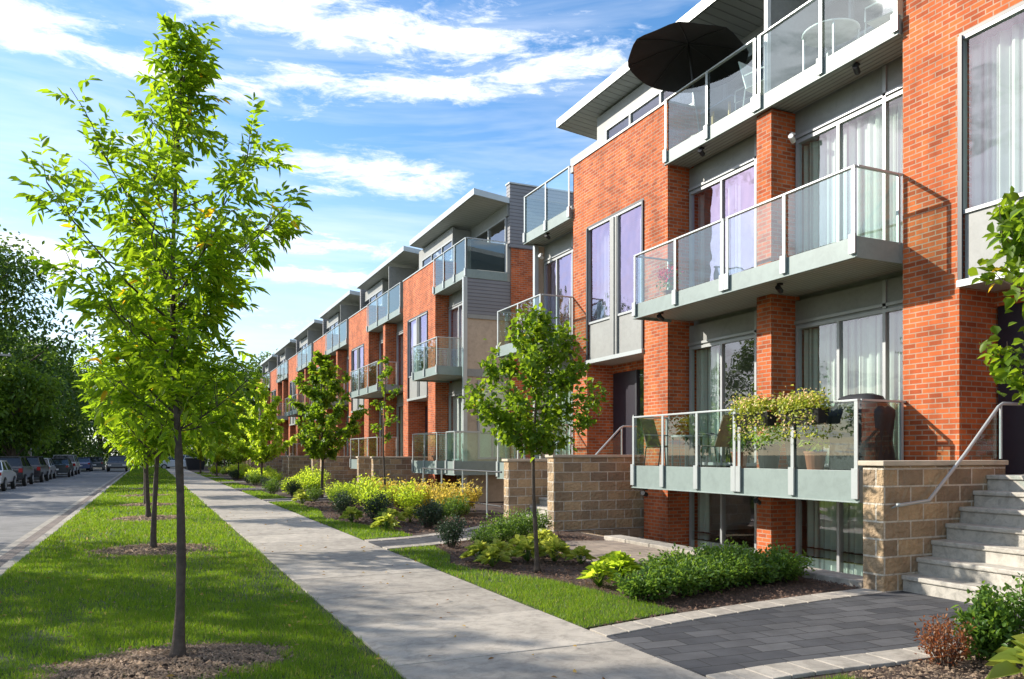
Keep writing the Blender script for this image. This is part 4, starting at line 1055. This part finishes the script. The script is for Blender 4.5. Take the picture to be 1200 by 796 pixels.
for i, (x, y, s, lb) in enumerate([(6.3,13.4,1.0,'round green shrub beside the path to the second steps'),(5.0,12.1,.8,'small green shrub left behind the garden maple'),(5.95,13.0,1,'green shrub in front of the left end of the long stone wall'),(6.9,13.9,.95,'green shrub at the base of the long stone wall'),(6.2,17.6,1,'round green shrub left of the second steps'),(6.9,18.4,1.1,'round green shrub before the yellow shrubs on the right'),(4.7,17.0,.7,'small round shrub at the edge of the path beyond the maple'),(5.0,27.0,1.0,'round green shrub beside the sapling'),(4.5,33.0,1.2,'round green shrub near the tree before the balconies'),(5,43,1.3,'round shrub before the third townhouse beyond the gap')]):
    dup(bx0, label=lb, loc=(x,y,0), rotz=i*1.9, scale=s)
dk0 = shrub('dark', (4.75,12.9,0), .6, .55, 'dark purple leaved shrub at the path edge behind the lawn', 6, 'dark leaved shrubs')
for i, (x, y, s, lb) in enumerate([(5.5,16.4,1.15,'dark round shrub at the far side of the second path'),(4.9,18.3,1.3,'dark round shrub below the thin sapling'),(5.9,17.2,.9,'small dark shrub between the path and the green shrub'),(4.6,20.6,1.2,'dark shrub at the back edge of the lawn beyond the maple'),(5.0,31.0,1.2,'dark shrub near the foot of the balcony tree')]):
    dup(dk0, label=lb, loc=(x,y,0), rotz=i*1.4, scale=s)
for i, (x, y) in enumerate([(4.5,16.2),(5.0,17.5),(4.35,18.6),(5.6,18.0),(4.5,26.2),(4.9,28.9)]):
    dup(h0, label=['bright hosta at the corner of the second path','bright hosta between two dark round shrubs','bright hosta at the edge of the lawn beyond the maple','bright hosta in front of the yellow shrubs','bright hosta near the sapling bed','bright hosta at the foot of the balcony tree'][i], loc=(x,y,0), rotz=i, scale=1.15)
GO = 'golden flowering shrubs below the balconies'
gd0 = shrub('gold', (7.2,19.6,0), 1.2, .95, 'golden shrub nearest the short stone wall', 7, GO)
gd1 = shrub('lime', (5.6,21.2,0), 1.2, .85, 'yellow green shrub at the lawn end of the golden shrubs', 8, GO)
pos = [(7.9,20.4,0),(7.0,20.8,0),(7.8,21.6,0),(6.6,22,0),(7.4,22.9,0),(6.4,20.6,1),(5.9,22.6,1),(6.8,24.6,0),(5.2,23.6,1),(6.0,24.6,1),(7.6,24.3,0),(6.9,26.2,1),(5.6,26.0,1)]
on = ['second','third','fourth','fifth','sixth','seventh','eighth','ninth','tenth','eleventh','twelfth','thirteenth','fourteenth']
gi = li = 0
for i, (x, y, k) in enumerate(pos):
    if k: li += 1; lb = f'yellow green shrub, {on[li-1]} of those mixed with the golden shrubs'
    else: gi += 1; lb = f'golden shrub, {on[gi-1]} from the short stone wall'
    dup([gd0, gd1][k], label=lb, loc=(x,y,0), rotz=i*1.3, scale=.95+.1*math.sin(i*3))
fl0 = shrub('fill', (5.4,33.6,0), 1.1, .6, 'low leafy shrub of the bed beyond the balcony tree, the nearest', 9, 'low shrubs of the far beds')
rr_ = random.Random(5)
for i in range(30):
    y = 35+i*1.45; x = rr_.uniform(5.0,7.3)
    src = [fl0, gd1, bx0, dk0, fl0][i%5]
    c = dup(src, label='small leafy shrub in the far garden beds', loc=(x,y,0), rotz=i*1.1, scale=rr_.uniform(.8,1.3)); c['group'] = 'small shrubs of the far garden beds'
# bottom right bed
shrub('red', (5.5,4.12,0), .40, .36, 'rusty red barberry shrub at the bed corner', 11)
shrub('yew', (6.25,4.0,0), .8, .62, 'dark green upright shrub right of the red barberry', 12)
shrub('yew', (6.9,4.0,0), .8, .6, 'dark green shrub at the right edge by the steps', 13)
shrub('yew', (5.85,4.05,0), .35, .5, 'slender dark green shrub behind the red barberry', 14)
hosta((5.65,3.45,0), .75, .36, 'large bright yellow green hosta at the bottom right corner', 15, 'hosta', 90, GL)
hosta((6.1,3.3,0), .75, .4, 'large bright hosta cut off by the right edge', 16, 'hosta', 90, GL)

# ================================================================== things on the balconies
def flower_box(y, label):
    t = thing('flower_box', (8.80,y,2.1), label, 'flower box', 'flower boxes hung on the glass railing')
    b = MB(); b.hexa([(8.70,y-.36,2.05),(8.86,y-.36,2.05),(8.86,y+.36,2.05),(8.70,y+.36,2.05),(8.66,y-.4,2.27),(8.88,y-.4,2.27),(8.88,y+.4,2.27),(8.66,y+.4,2.27)]); b.build('planter', 'plastic', t, bevel=.01)
    n_ = 1150; g = np.random.default_rng(int(y*10))
    P = np.stack([8.75+g.normal(0,.09,n_), y+np.clip(g.normal(0,.22,n_),-.42,.42), 2.35+g.normal(0,.075,n_)],1)
    P2 = np.stack([8.66+g.normal(0,.03,160), y+np.round(g.uniform(-2.5,2.5,160))*.14+g.normal(0,.03,160), 2.25-g.random(160)**1.4*.42],1)
    P = np.concatenate([P,P2]); leafobj('foliage', P, nrm(g.normal(0,1,P.shape)+np.array([-.3,0,.2])), .06*(.6+.6*g.random(len(P))), .035, 'hosta', t, g=g)
    P = np.stack([8.72+g.normal(0,.1,200), y+np.clip(g.normal(0,.24,200),-.42,.42), 2.42+g.normal(0,.06,200)],1)
    P = np.concatenate([P, P[:70]*np.array([1,1,0])+np.stack([np.full(70,-.08),np.zeros(70),2.2-g.random(70)*.25],1)])
    leafobj('flowers', P, nrm(g.normal(0,1,P.shape)), .032, .03, 'petal', t, g=g)
flower_box(9.88, 'black box of cream and yellow flowers, the left of two'); flower_box(8.86, 'black box of cream and yellow flowers, the right of two')
def pot(x, y, r, h, label, mat, leafm, n_, lh, L, seed):
    t = thing('potted_plant', (x,y,ZG), label, 'potted plant')
    m = MB(); m.lathe([(r*.7,0),(r*.8,h*.3),(r*.97,h*.9),(r*1.05,h*.92),(r*1.05,h),(r*.9,h),(r*.85,h*.9)], (x,y,ZG), 18); m.build('pot', mat, t, smooth=False)
    g = np.random.default_rng(seed); d = nrm(g.normal(0,1,(n_,3))); P = np.array([x,y,ZG+h+lh*.4])+d*np.array([r*1.3,r*1.3,lh*.6])*g.random((n_,1))**.4
    leafobj('foliage', P, d+g.normal(0,.5,d.shape), L*(.6+.7*g.random(n_)), L*.5, leafm, t, g=g)
pot(9.25, 10.1, .2, .42, 'big green leafy plant in a dark pot under the left flower box', 'plastic', 'lime', 420, .38, .09, 1)
pot(9.4, 9.55, .26, .62, 'tall black pot behind the railing below the flower boxes', 'cover', 'darkleaf', 160, .2, .08, 2)
pot(9.2, 10.75, .14, .3, 'narrow dark green climbing plant by the middle of the railing', 'terracotta', 'yew', 420, 1.0, .06, 3)
pot(9.1, 8.95, .16, .3, 'small leafy plant beside the covered grill', 'terracotta', 'lime', 160, .35, .07, 4)
def grill():
    t = thing('covered_grill', (9.4,8.35,ZG), 'barbecue grill under a wrinkled black cover on the lower balcony', 'grill')
    m = MB(); x, y, z = 9.4, 8.38, ZG
    V = []; F = []; prof = [(.30,.42,.0),(.31,.44,.05),(.29,.40,.45),(.31,.46,.80),(.30,.47,.88),(.24,.36,.98),(.18,.30,1.09),(.08,.18,1.13)]
    N = 28; rr = random.Random(3)
    for (a, b, h) in prof:
        for k in range(N):
            th = 2*math.pi*k/N; c, s = math.cos(th), math.sin(th)
            q = 4; den = (abs(c)**q+abs(s)**q)**(1/q); f = 1+rr.uniform(-.04,.04)*(1 if h < .8 else .5)+.035*math.sin(k*2.2+h*3)
            V.append((x+a*c/den*f, y+b*s/den*f, z+h))
    for i in range(len(prof)-1):
        for k in range(N): F.append((i*N+k, i*N+(k+1)%N, (i+1)*N+(k+1)%N, (i+1)*N+k))
    F.append(tuple(range((len(prof)-1)*N, len(prof)*N)))
    m.add(V, F, .5); m.build('cover', 'cover', t, smooth=True)
    for sx_, sy in ((-1,-1),(-1,1),(1,-1),(1,1)):
        w_ = MB(); w_.tube([(x+sx_*.22-.02,y+sy*.3,z+.05),(x+sx_*.22+.02,y+sy*.3,z+.05)], .05, 10); w_.build('wheel', 'tyre', t)
grill()
def patio_chair(x, y, z, rz, label, seatm='sling', framem='darkmetal'):
    t = thing('patio_chair', (0,0,0), label, 'chair', 'patio chairs on the balconies')
    for s in (-1,1):
        a = s*.25
        MB().tube([(-.25,a,0),(-.22,a,.42),(.22,a,.40),(.28,a,0)], .013, 6).build('leg_frame', framem, t)
        MB().tube([(-.22,a*1.08,.42),(-.22,a*1.08,.63),(.22,a*1.08,.64)], .013, 6).build('armrest', framem, t)
    MB().hexa([(-.22,-.24,.41),(.24,-.24,.39),(.24,.24,.39),(-.22,.24,.41),(-.22,-.24,.43),(.24,-.24,.41),(.24,.24,.41),(-.22,.24,.43)]).build('seat', seatm, t)
    MB().hexa([(.20,-.24,.40),(.22,-.24,.40),(.22,.24,.40),(.20,.24,.40),(.38,-.23,.98),(.40,-.23,.98),(.40,.23,.98),(.38,.23,.98)]).build('backrest', seatm, t)
    t.location = (x,y,z); t.rotation_euler.z = rz; return t
patio_chair(9.35,13.2,ZG, R(110), 'brown sling chair at the left end of the lower balcony')
patio_chair(9.6,12.0,ZG, R(-70), 'brown sling chair right of the small metal table on the lower balcony')
patio_chair(9.7,9.2,ZG, R(200), 'dark chair between the flower boxes and the covered grill')
def table(x, y, z, r, h, label, topm, legm, sq=False, legr=.02):
    t = thing('patio_table', (x,y,z), label, 'table', 'tables on the balconies')
    m = MB()
    if sq: m.box(x-r, x+r, y-r*1.3, y+r*1.3, z+h-.03, z+h)
    else: m.lathe([(r*.98,h-.03),(r,h-.02),(r,h-.005),(r*.98,h)], (x,y,z), 24)
    m.build('table_top', topm, t)
    for sx_ in (-1,1):
        for sy in (-1,1): MB().tube([(x+sx_*r*.6,y+sy*r*.7,z),(x+sx_*r*.6,y+sy*r*.7,z+h-.03)], legr, 6).build('leg', legm, t)
    return t
table(9.45, 12.55, ZG, .3, .62, 'small metal table between the two sling chairs', 'metal', 'darkmetal')
table(10.62, 12.7, ZT, .36, .74, 'square table with pale wooden legs on the roof terrace', 'bluegrey', 'wood', True, .03)
table(10.2, 9.7, ZT, .45, .7, 'round pale table at the near end of the roof terrace', 'white', 'metal')
patio_chair(10.4,11.75,ZT, R(-80), 'blue grey chair beside the wooden legged terrace table', 'bluegrey', 'metal')
patio_chair(10.15,11.2,ZT, R(100), 'white framed chair in the middle of the roof terrace', 'white', 'white')
patio_chair(10.35,8.7,ZT, R(-80), 'pale chair near the right end of the roof terrace', 'white', 'metal')
# red feeder
t = thing('red_flower_pot', (9.15,12.75,5.0), 'small pot of red flowers behind the middle balcony glass', 'potted plant')
MB().lathe([(.05,0),(.09,.16),(.1,.16),(.1,.18)], (9.15,12.75,ZM+.0), 12).build('pot', 'terracotta', t)
g = np.random.default_rng(4); P = np.array([9.15,12.75,ZM+.35])+g.normal(0,1,(120,3))*np.array([.08,.1,.12]); leafobj('foliage', P, g.normal(0,1,P.shape), .07, .03, 'yew', t, g=g)
P = np.array([9.12,12.75,ZM+.5])+g.normal(0,1,(60,3))*np.array([.06,.12,.07]); leafobj('flowers', P, g.normal(0,1,P.shape), .06, .06, 'redpetal', t, g=g)
# umbrella
def umbrella():
    c = Vector((9.6,12.75,9.36)); t = thing('patio_umbrella', (9.98,12.8,ZT), 'large open black umbrella tilted over the roof terrace railing', 'umbrella')
    ax = Vector((.13,.05,1)).normalized(); u = ax.cross(Vector((0,1,0))).normalized(); v = ax.cross(u).normalized()
    m = MB(); N = 8; Rr = 1.17; V = []; F = []; SUB = 5
    top = c+ax*.34
    ring0 = []
    K = 6
    for k in range(K+1):
        rr = k/K
        for j in range(N*SUB):
            a = 2*math.pi*j/(N*SUB); fr = abs(((j % SUB)/SUB)-.5)*2
            r2 = Rr*rr*(.955+.045*fr); h = .34*(1-rr**1.35)-.03*(1-fr)*rr
            V.append(c+u*math.cos(a)*r2+v*math.sin(a)*r2+ax*h)
    n2 = N*SUB
    for k in range(K):
        for j in range(n2): F.append((k*n2+j, k*n2+(j+1)%n2, (k+1)*n2+(j+1)%n2, (k+1)*n2+j))
    m.add(V, F, .5); o = m.build('canopy', 'canvas', t)
    s = o.modifiers.new('thickness', 'SOLIDIFY'); s.thickness = .006
    for j in range(N):
        a = 2*math.pi*j/N; e = c+(u*math.cos(a)+v*math.sin(a))*Rr*.98
        MB().tube([top-ax*.02, (top+e)/2+ax*.03, e-ax*.01], .007, 5).build('rib', 'plastic', t)
    MB().tube([(9.98,12.8,ZT),(9.80,12.79,8.8),tuple(top)], .02, 8).build('pole', 'plastic', t)
    MB().lathe([(.25,0),(.25,.05),(.06,.07),(.04,.2)], (9.98,12.8,ZT), 16).build('base', 'plastic', t)
umbrella()

# ================================================================== vehicles
def car(kind, col, loc, rz, label, group='cars parked along the far kerb'):
    nm = {'sedan':'parked_car','hatch':'parked_car','suv':'parked_car','van':'parked_minivan'}[kind]
    t = thing(nm, (0,0,0), label, 'car' if kind != 'van' else 'minivan', group)
    key = 'paint_%02d%02d%02d' % tuple(int(c*99) for c in col)
    if key not in M: M[key] = plain(key, col, .3, .02, 3, coat=.6)
    Lh, W, zb, zr = {'sedan':(2.3,.88,.92,1.43),'hatch':(2.0,.86,.95,1.48),'suv':(2.3,.93,1.05,1.62),'van':(2.45,.96,1.1,1.7)}[kind]
    prof = {'sedan':[(-2.3,.35),(-2.3,.8),(-2.15,.98),(-1.5,1.0),(1.0,.95),(2.0,.82),(2.25,.65),(2.3,.35)],
            'hatch':[(-2.0,.35),(-2.02,.85),(-1.9,.98),(.9,.96),(1.7,.85),(1.95,.65),(2.0,.35)],
            'suv':[(-2.3,.4),(-2.32,.95),(-2.2,1.1),(1.0,1.08),(2.0,1.0),(2.25,.8),(2.3,.4)],
            'van':[(-2.45,.35),(-2.47,.95),(-2.4,1.12),(1.4,1.1),(2.1,.92),(2.4,.7),(2.45,.35)]}[kind]
    b = MB(); n_ = len(prof); V = []
    for (y_, z_) in prof: V.append((-W*(.97 if z_ > .5 else .93), y_, z_))
    for (y_, z_) in prof: V.append((W*(.97 if z_ > .5 else .93), y_, z_))
    b.add(V, [tuple(range(n_)), tuple(range(2*n_-1, n_-1, -1))]+[(i, n_+i, n_+(i+1)%n_, (i+1)%n_) for i in range(n_)], .5)
    bo = b.build('body', key, t, bevel=.07)
    cab = {'sedan':(-1.75,1.0,-1.15,.35),'hatch':(-1.9,1.0,-1.45,.3),'suv':(-2.2,1.05,-1.9,.45),'van':(-2.38,1.5,-2.15,.8)}[kind]
    a0, a1, t0, t1 = cab; zc_ = prof[3][1]-.03
    g_ = MB(); g_.hexa([(-W*.92,a0,zc_),(W*.92,a0,zc_),(W*.92,a1,zc_),(-W*.92,a1,zc_),(-W*.74,t0,zr-.04),(W*.74,t0,zr-.04),(W*.74,t1,zr-.04),(-W*.74,t1,zr-.04)]); g_.build('windows', 'carglass', t, bevel=.03)
    r_ = MB(); r_.box(-W*.76, W*.76, t0-.05, t1+.05, zr-.05, zr+.01)
    for f in (0, .48, 1):
        for s in (-1,1):
            yb_ = a0+(a1-a0)*f; yt_ = t0+(t1-t0)*f
            r_.hexa([(s*W*.92-.02,yb_-.04,zc_),(s*W*.92+.02,yb_-.04,zc_),(s*W*.92+.02,yb_+.04,zc_),(s*W*.92-.02,yb_+.04,zc_),(s*W*.745-.02,yt_-.04,zr-.03),(s*W*.745+.02,yt_-.04,zr-.03),(s*W*.745+.02,yt_+.04,zr-.03),(s*W*.745-.02,yt_+.04,zr-.03)])
    r_.build('roof', key, t)
    for s in (-1,1):
        for yy in (-Lh*.62, Lh*.62):
            w_ = MB(); w_.tube([(s*W*.82,yy,.33),(s*W*1.0,yy,.33)], .33, 18); wo = w_.build('wheel', 'tyre', t)
            q = MB(); q.tube([(s*W*1.0,yy,.33),(s*W*1.015,yy,.33)], .2, 14); q.build('rim', 'rim', wo)
        yb2 = prof[1][0]; l_ = MB(); l_.box(s*W*.74, s*W*.94, yb2-.025, yb2+.05, .76, .9 if kind in ('sedan','hatch') else .98); l_.build('tail_light', 'taillight', t)
        l_ = MB(); l_.box(s*W*.55, s*W*.9, prof[-2][0]-.06, prof[-2][0]+.03, .6, .74); l_.build('headlight', 'headlight', t)
    p_ = MB(); p_.box(-.17,.17,prof[1][0]-.025,prof[1][0]+.01,.55,.67); p_.build('licence_plate', 'white', t)
    bu = MB(); bu.box(-W*.9, W*.9, prof[0][0]-.05, prof[0][0]+.05, .34, .5); bu.box(-W*.9, W*.9, prof[-1][0]-.05, prof[-1][0]+.05, .34, .5); bu.build('bumper', 'plastic' if kind == 'suv' else key, t, bevel=.02)
    t.location = (loc[0], loc[1], -.12); t.rotation_euler.z = rz
    return t
car('hatch', (.6,.62,.62), (-7.1,39.3), 0, 'white hatchback cut off by the left edge')
car('sedan', (.62,.63,.62), (-7.05,45.5), 0, 'white car with round red lights behind the black one')
car('suv', (.02,.021,.028), (-7.1,52.3), 0, 'black car second in from the left edge')
car('suv', (.028,.024,.028), (-6.95,58.6), 0, 'dark car third in from the left edge')
car('hatch', (.45,.47,.48), (-7.0,64.5), 0, 'light silver car half hidden behind two dark ones')
car('sedan', (.035,.04,.045), (-6.4,71.0), 0, 'dark low sedan in front of the silver minivan')
car('van', (.42,.46,.48), (-6.6,79.0), 0, 'silver minivan farthest of the nearer parked group')
car('sedan', (.06,.09,.2), (-6.3,93), 0, 'blue car parked beyond the silver minivan')
car('hatch', (.05,.06,.07), (-5.4,99), 0, 'small dark car farthest up the road')
car('suv', (.04,.045,.05), (-3.0,92), math.pi, 'dark car facing the camera behind the strip trees', 'cars parked by the near kerb')
car('van', (.55,.6,.66), (3.2,99), R(80), 'pale van crossing at the end of the footway', 'vehicles at the street end')
# skip behind footway end
t = thing('waste_skip', (4.4,92,0), 'dark steel waste skip where the footway ends', 'skip')
MB().hexa([(3.7,91,.0),(5.3,91,.0),(5.3,93,.0),(3.7,93,.0),(3.5,90.7,1.3),(5.5,90.7,1.3),(5.5,93.3,1.3),(3.5,93.3,1.3)]).build('bin_body', 'darkmetal', t)
mm = MB(); mm.box(3.45,5.55,90.65,90.72,1.24,1.34); mm.box(3.45,5.55,93.3,93.37,1.24,1.34); mm.build('rim', 'metal', t)
# utility poles
def pole(x, y, h, r, label):
    t = thing('utility_pole', (x,y,0), label, 'pole', 'utility poles across the road')
    MB().tube([(x,y,-.1),(x,y,h*.5),(x,y,h)], [r,r*.9,r*.75], 10).build('shaft', 'pole', t)
    MB().box(x-1.0,x+1.0,y-.05,y+.05,h-.6,h-.48).build('crossarm', 'pole', t)
    for k in (-.9,-.5,.5,.9): MB().lathe([(.03,0),(.05,.04),(.03,.09)], (x+k,y,h-.48), 8).build('insulator', 'white', t)
pole(-9.05, 59.5, 8.5, .15, 'pale utility pole behind the parked black car'); pole(-9.3, 79, 8.5, .14, 'utility pole behind the silver minivan')
# house hidden by trees across the road
def old_house(x, y, label, mat='darkbrick'):
    t = thing('old_house', (x,y,0), label, 'house', 'old houses across the road')
    MB().box(x-4,x+4,y-5,y+5,-.1,5.2).build('wall', 'brick', t)
    MB().add([(x-4.5,y-5.4,5.2),(x+4.5,y-5.4,5.2),(x+4.5,y+5.4,5.2),(x-4.5,y+5.4,5.2),(x,y-5.4,8.2),(x,y+5.4,8.2)], [(0,3,2,1),(0,1,4),(1,2,5,4),(2,3,5),(3,0,4,5)]).build('roof', 'roof', t)
    for yy in (y-3.2, y, y+3.2):
        for zz_ in (.9, 3.3):
            f = MB(); f.box(x+4.0,x+4.04,yy-.6,yy+.6,zz_,zz_+1.4); wo = f.build('window', 'white', t)
            q = MB(); q.box(x+4.042,x+4.05,yy-.52,yy+.52,zz_+.08,zz_+1.32); q.build('pane', 'carglass', wo)
old_house(-22, 66, 'brick house half hidden by trees behind the parked cars'); old_house(-22, 84, 'brick house hidden deeper in the trees')
